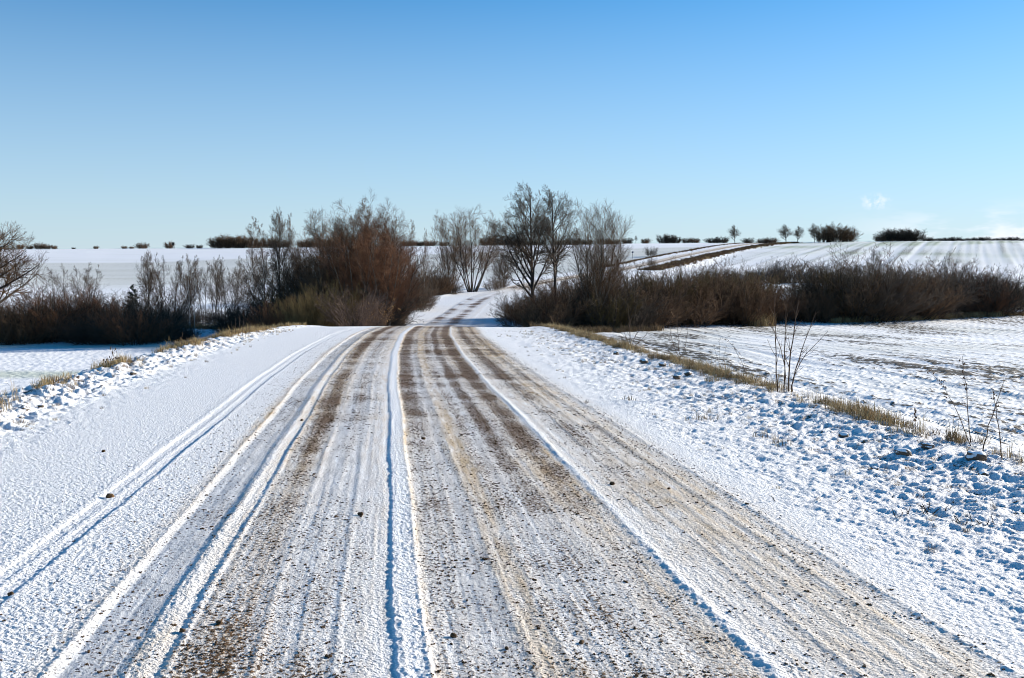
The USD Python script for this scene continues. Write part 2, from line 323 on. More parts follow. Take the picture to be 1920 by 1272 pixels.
def ground_detail(x, y, res):
    """Fine relief in metres and the soil, tan and grey or green cover of the ground at x, y; res is the local grid step."""
    u0, s = road_uv(x, y)
    n = len(x)
    keep = lambda size: sstep(.5, 1.4, size / res)                  # relief finer than the grid fades out
    wander = .035 * pnoise(s * .22, s * 0 + 3.3, 5) + .012 * pnoise(s * .9, s * 0 + 7.1, 6)
    u = u0 + wander * (np.abs(u0) < 3.5)
    dz, dirt, tan, ice = np.zeros(n), np.zeros(n), np.zeros(n), np.zeros(n)
    nearv = (y > 0) & (y < 135) & (np.abs(u0) < 14)
    # ---- the road
    r = np.nonzero((u0 > -7) & (u0 < 7.5) & (y < 460))[0]
    U, S, R = u[r], s[r], res[r]
    k = lambda size: sstep(.5, 1.4, size / R)
    crumb = fbm(U * 30, S * 20, 2, 12)
    bumps = fbm(U * 26, S * 26, 2, 11)
    fine = fbm(U * 60, S * 60, 2, 21)
    mid = fbm(U * 8, S * 7, 2, 31)
    big = fbm(U * 2.6, S * 2.2, 3, 41)
    rag = .5 + .5 * pnoise(U * 3, S * 9, 51)
    on_road = shelf(U, -4.5, 2.75, .25)
    loose = sstep(-1.38, -1.55, U) + shelf(U, .03, .16) + sstep(2.62, 2.8, U) + .7 * shelf(U, -1.12, -.95) + .5 * shelf(U, 1.58, 1.75)
    z = (.0055 * loose + .0022 * (1 - np.clip(loose, 0, 1))) * bumps * k(.04) + (.0020 + .0016 * loose) * fine * k(.018) + .003 * mid * on_road * k(.12)
    fade = sstep(95, 70, y[r])
    mod = lambda sd, f=.35: .75 + .5 * pnoise(S * f, S * 0 + sd, 61)
    # tyre grooves and the ridges squeezed up beside them
    g = -.0105 * shelf(U, -2.20, -1.985, .012) * mod(1) + .004 * gauss(U, -2.25, .035) + .005 * gauss(U, -1.955, .024) * mod(2) * (1 + .5 * crumb) + .004 * shelf(U, -2.12, -2.07, .012)
    g += -.008 * shelf(U, -1.42, -1.14, .03) + .006 * gauss(U, -1.455, .022) * mod(3) * (1 + .5 * crumb)
    g += .0085 * gauss(U + .008 * crumb, -1.085, .024) * mod(4) * (.55 + .8 * rag) * (1 + .8 * crumb) + .0075 * gauss(U + .008 * crumb, -.955, .020) * mod(5) * (.55 + .8 * rag) * (1 + .8 * crumb) - .006 * gauss(U, -1.0, .03)
    g += .006 * gauss(U, -.60, .025) * mod(6, .2) + .004 * gauss(U, -.42, .03) * mod(7, .25) + .004 * gauss(U, -.25, .025)
    g += .009 * shelf(U + .012 * pnoise(U * 0 + 1.7, S * 14, 73), .012, .165, .008) * (.7 + .5 * rag) * (1 + .35 * crumb) - .003 * gauss(U, -.03, .03) + .005 * gauss(U, .16, .02)
    g += .004 * gauss(U, .60, .04) + .003 * gauss(U, .77, .03) + .003 * gauss(U, .95, .04)
    g += .0115 * gauss(U + .016 * pnoise(U * 0 + 4.1, S * 10, 74) + .010 * crumb, 1.625, .027) * (.6 + .6 * rag) * (1 + .7 * crumb) * mod(8) - .006 * shelf(U, 1.3, 1.57, .05)
    g += .006 * gauss(U, 1.97, .022) * mod(9, .2) * (1 + .7 * crumb) + .005 * gauss(U, 2.2, .03) + .008 * gauss(U + .012 * crumb, 2.66, .028) * mod(10) * (1 + .7 * crumb) + .006 * gauss(U, 2.42, .04)
    z += g * fade
    fine_ruts = pnoise(U * 22, S * .35, 71) + .6 * pnoise(U * 48, S * .5, 72)
    z += .0022 * fine_ruts * shelf(U, -1.4, 2.6, .08) * k(.05)
    washboard = pnoise(S * 1.05, U * .32, 81) + .55 * pnoise(S * 2.3, U * .7, 82)
    # ---- the verges: lumps of ploughed-up snow and frozen clods
    lump_r = sstep(3.1, 4.6, U) * (1 - .45 * sstep(5.9, 6.4, U))
    lump_l = sstep(-4.0, -4.5, U) * (1 - sstep(-5.9, -6.3, U))
    cl1, cl2 = fbm(U * 3.1, S * 2.6, 3, 91), fbm(U * 6.5, S * 5.5, 2, 95)
    cell = np.clip(cl1, -.25, 1)
    chunk = 1 - np.abs(fbm(U * 4.6, S * 3.9, 2, 93)) * 2.6
    grain = fbm(U * 13, S * 11, 3, 94)
    z += lump_r * (.052 * cell * k(.3) + .016 * chunk * k(.2) + .022 * np.clip(cl2, -.2, 1) * k(.15) + .016 * grain * k(.07)) + lump_l * (.10 * cell * k(.3) + .030 * chunk * k(.2) + .035 * np.clip(cl2, -.2, 1) * k(.15) + .018 * grain * k(.07))
    z += sstep(2.7, 3.3, U) * (.020 * big + .013 * fbm(U * 9, S * 7, 2, 97) * k(.12) + .013 * fbm(U * 17, S * 14, 3, 98, .65) * k(.06)) * (1 - sstep(6, 7, U))
    z += .05 * gauss(U, 5.5, .45) + .08 * gauss(U, -4.95, .4)
    z += sstep(-3.2, -3.9, U) * (.012 * big + .010 * fbm(U * 9, S * 8, 2, 99) * k(.1))
    dz[r] += z
    # ---- what lies on the road
    prof = np.interp(U, *DIRT_U.T)
    core = shelf(U, -1.35, 2.6, .15)
    evened = core * sstep(10, 5, y[r]) * (prof > .3)                   # close by the soil lies in looser, more even crumbs
    prof = prof * (1 - .6 * evened) + .6 * evened * .50
    prof = prof + core * sstep(7, 12, y[r]) * .13 * sstep(.40, .62, prof)
    far_dirt = (.02 + .17 * sstep(16, 38, y[r])) * core
    patch = .17 * washboard + .26 * fbm(U * .8, S * .16, 3, 101) + .13 * fbm(U * 2.0, S * .9, 2, 102)
    band = sstep(.12, .42, pnoise(S * .62 + .30 * pnoise(U * .9, S * .4, 103), U * .10, 104)) * (.5 + .5 * sstep(-.2, .4, fbm(U * 1.1, S * .5, 2, 105)))
    dl = prof + .22 * band * core * (.4 + prof) - (.03 + .05 * sstep(16, 9, y[r])) * core + core * (patch * (.35 + prof) + far_dirt) + .05 * fine_ruts * core + .05 * shelf(U, -2.7, -1.4, .5) * (washboard > .35)
    dip = sstep(52, 60, y[r]) * sstep(128, 118, y[r])
    dl = dl * (1 - dip) + dip * (.10 + (.78 * gauss(U, -.95, .52) + .98 * gauss(U, .45, .66)) * (.75 + .5 * washboard) * sstep(135, 95, y[r]) + .06 * washboard)
    dl = np.where(shelf(U, .0, .155) * (1 - dip) > .5, np.minimum(dl, .10), dl)
    clodm = lump_r * (.16 * sstep(.15, .5, cl1) + .30 * sstep(.05, -.4, cl2) + .14) + lump_l * (.22 * sstep(.15, .5, cl1) + .40 * sstep(.05, -.35, cl2) + .12) + .10 * sstep(2.7, 3.2, U) * (1 + fbm(U * 1.5, S * 1.2, 2, 96))
    dirt[r] = np.clip(dl + clodm + .10 * gauss(U, 5.75, .35) + .18 * gauss(U, -5.1, .35), 0, 1)
    tan[r] = np.clip(np.interp(U, *TAN_U.T) * (1 - .35 * sstep(9, 5, y[r])) * (.85 + .7 * fbm(U * .6, S * .2, 2, 111)) * (1 - .6 * dip) + core * (.22 + .16 * band + .34 * sstep(12, 32, y[r])) * (1 - dip) * (1 - shelf(U, 0, .155)) * (1 - .8 * gauss(U, 1.62, .03)) + .10 * fine_ruts * core, 0, .95)
    ice[r] = np.clip(np.interp(U, *ICE_U.T) * (.8 + .6 * fbm(U * 1.2, S * .4, 2, 121)), 0, .9)
    # ---- right-hand field: frozen furrows that run with the road
    f = np.nonzero((u0 > 6.2) & (y < 135))[0]
    U, S, R = u0[f], s[f], res[f]
    k = lambda size: sstep(.5, 1.4, size / R)
    t = sstep(6.4, 8.5, U)
    rows = pnoise(U * 1.15, S * .05, 131) + .7 * pnoise(U * 2.6, S * .12, 132)
    cl = fbm(U * 4.2, S * 2.6, 3, 135)
    dz[f] += t * (.045 * rows + .085 * np.clip(cl - .05, -.05, 1) * k(.2) + .02 * fbm(U * 11, S * 7, 2, 137) * k(.08) + .06 * fbm(U * .25, S * .12, 2, 138))
    patches = sstep(-.25, .45, fbm(U * .16, S * .07, 3, 139) + .25 * rows)
    dirt[f] = np.maximum(dirt[f], np.clip(t * (.35 + .34 * patches + .30 * np.clip(cl, -.3, 1) * (.3 + patches) + .12 * rows), 0, 1))
    tan[f] = np.maximum(tan[f], t * (.05 + .25 * sstep(-.2, .5, fbm(U * .12, S * .06, 2, 141))))
    # ---- left-hand field: thin crop under snow
    f = np.nonzero((u0 < -6) & (y < 105))[0]
    X, Y, R = x[f], y[f], res[f]
    t = sstep(-6, -9, u0[f])
    bands = pnoise(Y * .16 + X * .035, X * .008, 151)
    dz[f] += t * (.03 * fbm(X * .8, Y * 1.6, 3, 152) + .012 * pnoise(X * 5, Y * 6, 153))
    dirt[f] = np.maximum(dirt[f], t * np.clip(.14 + .16 * sstep(.1, .6, bands) + .12 * sstep(55, 62, Y) * sstep(.0, .4, fbm(X * .3, Y * .3, 2, 155)), 0, 1))
    ice[f] = t * .42 * sstep(.05, .5, bands) * sstep(60, 50, Y)
    # ---- left hill: white upper strip, sparse greyish crop below it
    f = np.nonzero((y >= 95) & (u0 < -4))[0]
    X, Y = x[f], y[f]
    edge = 285 + .16 * (X + 150) + 6 * pnoise(X * .02, X * 0, 161)
    lower = sstep(edge + 6, edge - 6, Y) * sstep(150, 190, Y)
    st_ = pnoise(Y * .12 + X * .02, X * .004, 162) + .5 * pnoise(Y * .4, X * .01, 163)
    tan[f] = np.clip(lower * (.36 + .10 * st_) + (1 - lower) * .10 * sstep(.1, .6, st_) * sstep(edge, edge + 10, Y), 0, 1)
    dirt[f] = .20 + .18 * lower + .06 * st_
    dz[f] += .12 * fbm(X * .05, Y * .05, 2, 164)
    # ---- right hill: drilled rows that run up the slope beside the hill road
    f = np.nonzero((y >= 135) & (u0 > 4))[0]
    X, Y = x[f], y[f]
    a = math.atan2(43, 92)
    q, p = X * math.cos(a) - Y * math.sin(a), X * math.sin(a) + Y * math.cos(a)
    rows = pnoise(q * .30, p * .006, 171) + .8 * pnoise(q * .62, p * .012, 172)
    clump = fbm(X * .05, Y * .03, 3, 173)
    green = sstep(.10, .55, fbm(X * .010 + 3.0, Y * .030, 2, 174) + .25)
    up = sstep(215, 285, Y)
    dz[f] += .10 * rows + .2 * fbm(X * .02, Y * .02, 2, 175)
    ice[f] = np.clip(up * (.16 + .50 * green) * (.7 + .7 * rows), 0, .7)
    dirt[f] = np.clip(.30 + .40 * np.clip(rows + .35 * clump, 0, 1.3) * sstep(150, 230, Y), 0, .7)
    tan[f] = .10 * sstep(0, .5, clump)
    # ---- road on the far hill
    f = np.nonzero((y >= 128) & (np.abs(u0 + .7) < 4.4))[0]
    U = u0[f]
    dirt[f] = .10 + .55 * gauss(U, -1.0, .45) + .70 * gauss(U, .6, .7) + .1 * gauss(U, .3, .8)
    tan[f] = np.clip(.06 + .7 * gauss(U, -1.0, .6) + .9 * gauss(U, .6, .9), 0, .9)
    ice[f] = 0
    return dz, dirt, tan, ice

STEP = 1.0 / 987
t_in = np.arange(-.575, .5751, 1.3 * STEP)
t_out = .575 + np.cumsum(np.geomspace(1.2 * STEP, .05, 34))
tans = np.concatenate([-t_out[::-1], t_in, t_out])
ys = [2.6]
while ys[-1] < 62:
    d = ys[-1]
    ys.append(d + max(.008, .80 * d * d / (1.9 * 987)) if d < 46 else d + .9)
while ys[-1] < 480:
    ys.append(ys[-1] * 1.0135 + .2)
while ys[-1] < 7000:
    ys.append(ys[-1] * 1.22)
ys = np.array(ys)
Yg, Tg = np.meshgrid(ys, tans, indexing='ij')
Xg = Yg * Tg
NR, NC = Xg.shape
gx, gy = Xg.ravel(), Yg.ravel()
step_y = np.gradient(ys)
step_x = np.gradient(tans)
res = np.maximum(np.minimum(step_y[:, None], 1e9) * .55, ys[:, None] * step_x[None]).ravel()
dz, dirt, tan, ice = ground_detail(gx, gy, res)
gz = land(gx, gy) + dz
gu, gs = road_uv(gx, gy)
V = np.stack([gx, gy, gz], 1)
P3 = V.reshape(NR, NC, 3)
du, dv = np.gradient(P3, axis=1), np.gradient(P3, axis=0)
N = np.cross(du, dv).reshape(-1, 3)
N /= np.linalg.norm(N, axis=1, keepdims=True)
idx = np.arange(NR * NC).reshape(NR, NC)
quads = np.stack([idx[:-1, :-1], idx[:-1, 1:], idx[1:, 1:], idx[1:, :-1]], -1).reshape(-1, 4)
qu, qy, qx = gu[quads].mean(1), gy[quads].mean(1), gx[quads].mean(1)
qt = qx / qy
region = np.full(len(quads), 6)
region[qu < 0] = 5                                                    # hillsides
region[(qy < 105) & (qu < 0)] = 3
region[(qy < 112) & (qu > 0)] = 4
region[(qy < 480) & (qu > 2.72) & (qu < 6.6)] = 2
region[(qy < 480) & (qu < -4.35) & (qu > -6.2)] = 1
region[(qy < 480) & (qu >= -4.35) & (qu <= 2.72)] = 0

def sheet(name, which, material, label, cat):
    q = quads[region == which]
    keep, inv = np.unique(q, return_inverse=True)
    m = UsdGeom.Mesh.Define(stage, path_for(name))
    m.CreatePointsAttr(Vt.Vec3fArray.FromNumpy(V[keep].astype(np.float32)))
    m.CreateFaceVertexCountsAttr(Vt.IntArray.FromNumpy(np.full(len(q), 4, np.int32)))
    m.CreateFaceVertexIndicesAttr(Vt.IntArray.FromNumpy(inv.reshape(-1).astype(np.int32)))
    m.CreateSubdivisionSchemeAttr('none')
    m.CreateNormalsAttr(Vt.Vec3fArray.FromNumpy(N[keep].astype(np.float32)))
    m.SetNormalsInterpolation('vertex')
    api = UsdGeom.PrimvarsAPI(m)
    api.CreatePrimvar('st', T.TexCoord2fArray, 'vertex').Set(Vt.Vec2fArray.FromNumpy(np.stack([gu[keep], gs[keep]], 1).astype(np.float32)))
    for k_, a_ in (('dirt', dirt), ('tan', tan), ('ice', ice)):
        api.CreatePrimvar(k_, T.FloatArray, 'vertex').Set(Vt.FloatArray.FromNumpy(a_[keep].astype(np.float32)))
    UsdShade.MaterialBindingAPI.Apply(m.GetPrim()).Bind(LOOK[material])
    tag(m, label, cat, kind='structure')

sheet('road', 0, 'snow_road', 'snowy dirt road with brown tyre tracks running over a crest', 'road')
sheet('road_verge', 1, 'snow_road', 'narrow lumpy snow verge along the left edge of the road', 'verge')
sheet('road_verge', 2, 'snow_road', 'wide rough snow verge along the right edge of the road', 'verge')
sheet('field', 3, 'snow_field', 'smooth snowy field below the road on the left', 'field')
sheet('field', 4, 'snow_field', 'ploughed snowy field with dark clods right of the road', 'field')
sheet('hillside', 5, 'snow_field', 'snow-covered hill with a greyish lower strip behind the left trees', 'hill')
sheet('hillside', 6, 'snow_field', 'snowy hill with green drilled rows right of the hill road', 'hill')

def outer_ground():
    lim = math.atan(tans[-1]) - .004
    a = np.linspace(lim, 2 * math.pi - lim, 90)
    rr = np.geomspace(.4, 9000, 70)
    A, Rr = np.meshgrid(a, rr, indexing='ij')
    x, y = Rr * np.sin(A), Rr * np.cos(A)
    v = np.stack([x, y, land(x, y) - .03], -1).reshape(-1, 3)
    i = np.arange(len(v)).reshape(A.shape)
    q = np.stack([i[:-1, :-1], i[:-1, 1:], i[1:, 1:], i[1:, :-1]], -1).reshape(-1, 4)[:, ::-1]
    o = usdkit.mesh(stage, path_for('ground'), (v, q), LOOK['snow_coarse'], smooth=True)
    tag(o, 'snow-covered ground around and behind the viewpoint', 'ground', kind='structure')
outer_ground()

# ------------------------------------------------------------------ bare trees and bushes: levels of tapering branches, all drawn as real tubes
def unit(v):
    return v / np.maximum(np.linalg.norm(v, axis=-1, keepdims=True), 1e-9)

def sprout(rng, start, d, length, rad, K, trop, wob, tip):
    """Curved tapering branches: points (n, K, 3) and radii (n, K)."""
    n = len(start)
    pts, d = [start], unit(d)
    length = np.broadcast_to(length, n)
    for k in range(K - 1):
        d = unit(d + np.array([0, 0, trop]) + wob * rng.normal(size=(n, 3)))
        pts.append(pts[-1] + d * (length / (K - 1))[:, None])
    taper = 1 - (1 - tip) * np.linspace(0, 1, K)[None]
    return np.stack(pts, 1), np.broadcast_to(rad, n)[:, None] * taper

def offshoots(rng, pts, rad, length, count, t0, t1, angle, spread, ratio, shape, rratio):
    """Start points, directions, lengths and radii of the children of every branch."""
    n, K, _ = pts.shape
    t = t0 + (t1 - t0) * (np.arange(count)[None] + rng.random((n, count))) / count
    i = np.minimum((t * (K - 1)).astype(int), K - 2)
    f = t * (K - 1) - i
    rows = np.arange(n)[:, None]
    a, b = pts[rows, i], pts[rows, i + 1]
    start = a + (b - a) * f[..., None]
    tang = unit(b - a)
    side = rng.normal(size=tang.shape)
    side = unit(side - (side * tang).sum(-1, keepdims=True) * tang)
    ang = np.radians(angle + spread * rng.normal(size=t.shape))[..., None]
    d = tang * np.cos(ang) + side * np.sin(ang)
    L = np.broadcast_to(length, n)[:, None] * ratio * shape(t) * rng.uniform(.7, 1.25, t.shape)
    r = (rad[rows, i] * (1 - f) + rad[rows, i + 1] * f) * rratio
    return start.reshape(-1, 3), d.reshape(-1, 3), L.ravel(), r.ravel()

def tubes(sets):
    """One (vertices, triangles) of all given (points, radii, sides)."""
    vs, fs, base = [], [], 0
    for pts, rad, m in sets:
        n, K, _ = pts.shape
        tang = np.gradient(pts, axis=1)
        tang = unit(tang)
        ref = np.where(np.abs(tang[..., 2:3]) > .9, np.array([1., 0, 0]), np.array([0, 0, 1.]))
        a = unit(np.cross(tang, ref))
        b = np.cross(tang, a)
        ph = 2 * np.pi * np.arange(m) / m
        ring = pts[:, :, None] + rad[:, :, None, None] * (a[:, :, None] * np.cos(ph)[:, None] + b[:, :, None] * np.sin(ph)[:, None])
        vs.append(ring.reshape(-1, 3))
        i = base + np.arange(n * K * m).reshape(n, K, m)
        p, q = i[:, :-1], i[:, 1:]
        p2, q2 = np.roll(p, -1, 2), np.roll(q, -1, 2)
        fs += [np.stack([p, p2, q2], -1).reshape(-1, 3), np.stack([p, q2, q], -1).reshape(-1, 3)]
        base += n * K * m
    return np.vstack(vs), np.vstack(fs)

PROTO = {}
def proto_class(name):
    p = f'/World/proto_{name}'
    stage.CreateClassPrim(p).SetTypeName('Xform')
    return p

def finish(name, parts, extent):
    p = proto_class(name)
    for part, mesh, m in parts:
        obj(part, mesh, m, p)
    PROTO[name] = (p, extent)

def top_of(*levels):
    return max(float(np.percentile(l[..., 2].max(1), 99.0)) for l in levels)

def tree(name, seed, stems, trunk_mat, bough_mat, twig_mat, length, radius, limbs, L2, L3, L4=None, K0=9, trop0=.03, wob0=.05, lean=6, scatter=.2):
    """stems = (number, tilt in degrees). Each level: (count, t0, t1, angle, spread, ratio, shape, upward pull)."""
    rng = np.random.default_rng(seed)
    n, tilt = stems
    az = 2 * np.pi * (np.arange(n) + .6 * rng.random(n)) / n
    ti = np.radians(np.abs(tilt * (.45 + .7 * rng.random(n)) + (lean * rng.normal(size=n) if n == 1 else 0)))
    d = np.stack([np.cos(az) * np.sin(ti), np.sin(az) * np.sin(ti), np.cos(ti)], 1)
    start = np.stack([np.cos(az), np.sin(az), np.zeros(n)], 1) * scatter * (n > 1) * rng.random((n, 1)) ** .5
    start[:, 2] = -.15
    ln = length * rng.uniform(.82, 1.0, n) if n > 1 else np.array([length])
    P0, R0 = sprout(rng, start, d, ln, radius * rng.uniform(.75, 1.0, n) if n > 1 else radius, K0, trop0, wob0, .14)
    lv = [(P0, R0, 6)]
    P, R, L = P0, R0, ln
    for k, (spec, K, wob, rr, rmin, tip) in enumerate([(limbs, 6, .05, .66, .008, .2), (L2, 4, .07, .55, .005, .35), (L3, 3 if L4 else 2, .09, .65, .0042, .7)] + ([(L4, 2, .1, .8, .0040, .8)] if L4 else [])):
        c, t0, t1, ang, sp, ratio, shape, trop = spec
        s_, d_, L_, r_ = offshoots(rng, P, R, L, c, t0, t1, ang, sp, ratio, shape, rr)
        d_[:, 2] += .12 * (k == 0)
        P, R = sprout(rng, s_, d_, L_, np.maximum(r_, rmin), K, trop, wob, tip)
        L = L_
        lv.append((P, R, 5 if k == 0 else 3))
    cut = -2 if L4 is None else -3
    finish(name, [('trunk' if n == 1 else 'stems', tubes(lv[:1]), trunk_mat), ('boughs', tubes(lv[1:cut]), bough_mat), ('twigs', tubes(lv[cut:]), twig_mat)], top_of(*[l[0] for l in lv]))

oval = lambda t: np.clip(1.25 - 1.05 * t, .18, 1) * np.clip(.35 + 2.2 * t, .3, 1)
cone = lambda t: np.clip(1.12 - t, .12, 1)
even = lambda t: 1 - .45 * t
tree('round_crown', 1, (1, 2), 'bark_dark', 'bark_dark', 'twig_grey', 9.0, .18, (26, .20, .97, 50, 8, .50, oval, .085), (9, .2, .98, 44, 9, .55, even, .04), (8, .2, 1, 40, 10, .6, even, .03), (6, .15, 1, 36, 12, .62, even, .02), lean=2, wob0=.025)
tree('tall_crown', 2, (1, 2), 'bark_dark', 'bark_dark', 'twig_grey', 9.0, .14, (24, .34, .97, 44, 8, .44, oval, .10), (9, .2, .98, 44, 9, .55, even, .05), (8, .2, 1, 40, 10, .62, even, .03), (5, .15, 1, 36, 12, .62, even, .02), lean=2, wob0=.025)
tree('fan_tree', 3, (11, 27), 'bark_dark', 'bark_dark', 'twig_brown', 8.6, .080, (13, .25, .98, 40, 8, .32, even, .08), (9, .2, 1, 42, 10, .6, even, .05), (10, .15, 1, 38, 12, .62, even, .03), scatter=.5, trop0=.045, wob0=.03)
tree('upright_tree', 4, (8, 14), 'bark_grey', 'bark_grey', 'twig_brown', 8.6, .075, (22, .10, .97, 30, 7, .38, even, .08), (9, .2, 1, 34, 9, .58, even, .07), (8, .15, 1, 34, 10, .62, even, .05), scatter=.25, wob0=.03)
tree('birch', 5, (1, 2), 'birch_bark', 'bark_dark', 'twig_brown', 9.0, .075, (32, .26, .99, 46, 7, .32, cone, .09), (10, .2, 1, 44, 10, .6, even, .03), (10, .15, 1, 40, 12, .64, even, .0), lean=3, wob0=.03)
tree('rusty_tree', 6, (9, 25), 'bark_grey', 'bark_dark', 'twig_red', 7.6, .09, (12, .12, .98, 46, 9, .40, even, .07), (9, .15, 1, 44, 10, .58, even, .04), (14, .12, 1, 40, 12, .64, even, .03), scatter=.35, wob0=.04)
tree('brown_tree', 7, (7, 20), 'bark_grey', 'bark_dark', 'twig_brown', 8.0, .09, (13, .12, .98, 46, 9, .40, even, .07), (9, .15, 1, 44, 10, .58, even, .04), (14, .12, 1, 40, 12, .64, even, .03), scatter=.35, wob0=.04)
tree('spreading_tree', 8, (1, 3), 'bark_dark', 'bark_dark', 'twig_brown', 7.4, .24, (18, .22, .97, 66, 9, .78, oval, .05), (9, .25, 1, 46, 10, .5, even, .03), (9, .15, 1, 42, 11, .58, even, .02), (5, .15, 1, 38, 11, .64, even, .01))
tree('thin_stems', 9, (7, 16), 'bark_dark', 'bark_dark', 'twig_grey', 5.6, .042, (14, .2, .98, 40, 9, .40, cone, .09), (8, .2, 1, 42, 10, .6, even, .05), (7, .15, 1, 38, 12, .64, even, .03), scatter=1.4, wob0=.03)
tree('thin_reddish', 10, (12, 17), 'bark_dark', 'bark_dark', 'twig_brown', 5.4, .036, (12, .18, .98, 38, 9, .36, cone, .09), (8, .2, 1, 42, 10, .6, even, .05), (6, .15, 1, 38, 12, .64, even, .03), scatter=1.5, wob0=.03)
tree('lone_birch', 11, (2, 6), 'birch_bark', 'bark_dark', 'twig_brown', 7.6, .06, (22, .32, .98, 42, 7, .28, cone, .08), (8, .2, 1, 42, 10, .6, even, .03), (7, .15, 1, 40, 12, .62, even, .01), scatter=.5, wob0=.03)

def bush(name, seed, count, tilt, base, length, radius, twig, limbs, L2, L3, stem='bark_dark', trop=.05, wob=.09, leaves=None, thick=1.0):
    rng = np.random.default_rng(seed)
    az, ti = rng.random(count) * 2 * np.pi, np.radians(tilt) * rng.random(count) ** .7
    d = np.stack([np.cos(az) * np.sin(ti), np.sin(az) * np.sin(ti), np.cos(ti)], 1)
    st = np.stack([np.cos(az), np.sin(az), np.zeros(count)], 1) * base * rng.random((count, 1)) ** .5
    st[:, 2] = -.12
    ln = length * rng.uniform(.6, 1.0, count) * (1 - .25 * np.sin(ti))
    P0, R0 = sprout(rng, st, d, ln, radius, 6, trop, wob, .35)
    lv = [(P0, R0, 4)]
    P, R, L = P0, R0, ln
    for (c, t0, t1, ang, ratio, up), K in ((limbs, 4), (L2, 3), (L3, 2)):
        s_, d_, L_, r_ = offshoots(rng, P, R, L, c, t0, t1, ang, 10, ratio, even, .7)
        P, R = sprout(rng, s_, d_, L_, np.maximum(r_, .0042 * thick), K, up, .10, .6)
        L = L_
        lv.append((P, R, 3))
    parts = [('stems', tubes(lv[:1]), stem), ('twigs', tubes(lv[1:]), twig)]
    if leaves:
        ends = P[rng.choice(len(P), leaves), -1]
        o = rng.normal(size=(leaves, 2, 3)) * .035
        v = np.stack([ends, ends + o[:, 0], ends + o[:, 0] + o[:, 1], ends + o[:, 1]], 1).reshape(-1, 3)
        parts.append(('leaves', (v, np.arange(leaves * 4).reshape(-1, 4)), 'dry_leaf'))
    finish(name, parts, top_of(*[l[0] for l in lv]))

bush('brown_bush', 21, 46, 58, .9, 3.0, .016, 'twig_brown', (9, .12, 1, 36, .42, .06), (6, .15, 1, 36, .5, .04), (3, .2, 1, 34, .6, .02))
bush('black_bush', 22, 50, 62, 1.1, 2.7, .016, 'twig_black', (9, .08, 1, 40, .42, .05), (6, .15, 1, 38, .5, .02), (2, .2, 1, 36, .6, .0))
bush('rusty_bush', 23, 46, 52, .9, 3.0, .014, 'twig_red', (9, .12, 1, 32, .40, .08), (6, .15, 1, 32, .5, .06), (2, .2, 1, 30, .6, .03))
bush('olive_bush', 24, 90, 38, .9, 3.2, .012, 'twig_olive', (8, .2, 1, 20, .32, .10), (5, .2, 1, 22, .45, .08), (1, .3, 1, 24, .6, .05), stem='twig_olive', wob=.04)
bush('grey_bush', 25, 42, 55, .9, 3.0, .015, 'twig_grey', (9, .12, 1, 36, .42, .06), (6, .15, 1, 36, .5, .04), (3, .2, 1, 34, .6, .02))
bush('pale_bush', 26, 34, 50, .6, 2.6, .013, 'twig_pale', (8, .12, 1, 30, .40, .08), (5, .15, 1, 30, .5, .06), (2, .2, 1, 30, .6, .03), stem='twig_pale')
bush('leafy_bush', 27, 30, 48, .7, 2.8, .013, 'twig_brown', (8, .12, 1, 34, .40, .08), (5, .15, 1, 32, .5, .06), (2, .2, 1, 30, .6, .03), leaves=1100)
bush('tall_brown_bush', 28, 52, 34, 1.1, 4.4, .017, 'twig_brown', (10, .10, 1, 34, .30, .08), (6, .15, 1, 32, .5, .05), (2, .2, 1, 32, .6, .02))

bush('far_mass', 29, 44, 40, .9, 3.0, .03, 'twig_brown', (9, .1, 1, 40, .40, .04), (6, .15, 1, 40, .5, .02), (3, .2, 1, 36, .6, .0), thick=2.3)
bush('far_dark', 30, 44, 46, .9, 2.6, .03, 'twig_black', (9, .1, 1, 42, .42, .04), (6, .15, 1, 40, .5, .02), (3, .2, 1, 36, .6, .0), thick=2.3)

def make_spruce():
    rng = np.random.default_rng(31)
    P0, R0 = sprout(rng, np.array([[0, 0, -.1]]), np.array([[0, 0, 1.]]), 4.0, .06, 8, 0, .01, .1)
    s_, d_, L_, r_ = offshoots(rng, P0, R0, np.array([4.0]), 90, .06, .99, 82, 6, .36, lambda t: np.clip(1.04 - t, .05, 1), .4)
    P, R = sprout(rng, s_, d_, L_, np.maximum(r_, .006), 5, .03, .05, .3)
    s2, d2, L2, r2 = offshoots(rng, P, R, L_, 12, .1, 1, 45, 8, .42, even, .8)
    P2, R2 = sprout(rng, s2, d2, L2, .012, 3, .0, .1, .7)
    s3, d3, L3, r3 = offshoots(rng, P2, R2, L2, 5, .1, 1, 45, 12, .5, even, 1)
    P3, R3 = sprout(rng, s3, d3, np.maximum(L3, .05), .012, 2, .0, .1, .8)
    finish('spruce', [('trunk', tubes([(P0, R0, 6)]), 'bark_dark'), ('branches', tubes([(P, R, 3)]), 'bark_dark'), ('needles', tubes([(P2, R2, 3), (P3, R3, 3)]), 'needles')], 4.0)
make_spruce()

_rot = np.random.default_rng(77)
def plant(proto, name, px, d, top, label, cat='tree', group=None, wide=1.0, rz=None, sink=0.0):
    """A plant rooted below pixel column px at distance d whose top reaches pixel row top."""
    g = at(px, d)
    h = px_xz(px, top, d)[1] - g[2]
    path, ext = PROTO[proto]
    k = max(h, .2) / ext
    return thing(name, (g[0], g[1], g[2] - .03 - sink), _rot.uniform(0, 360) if rz is None else rz, (k * wide, k * wide, k), label, cat, group, path)

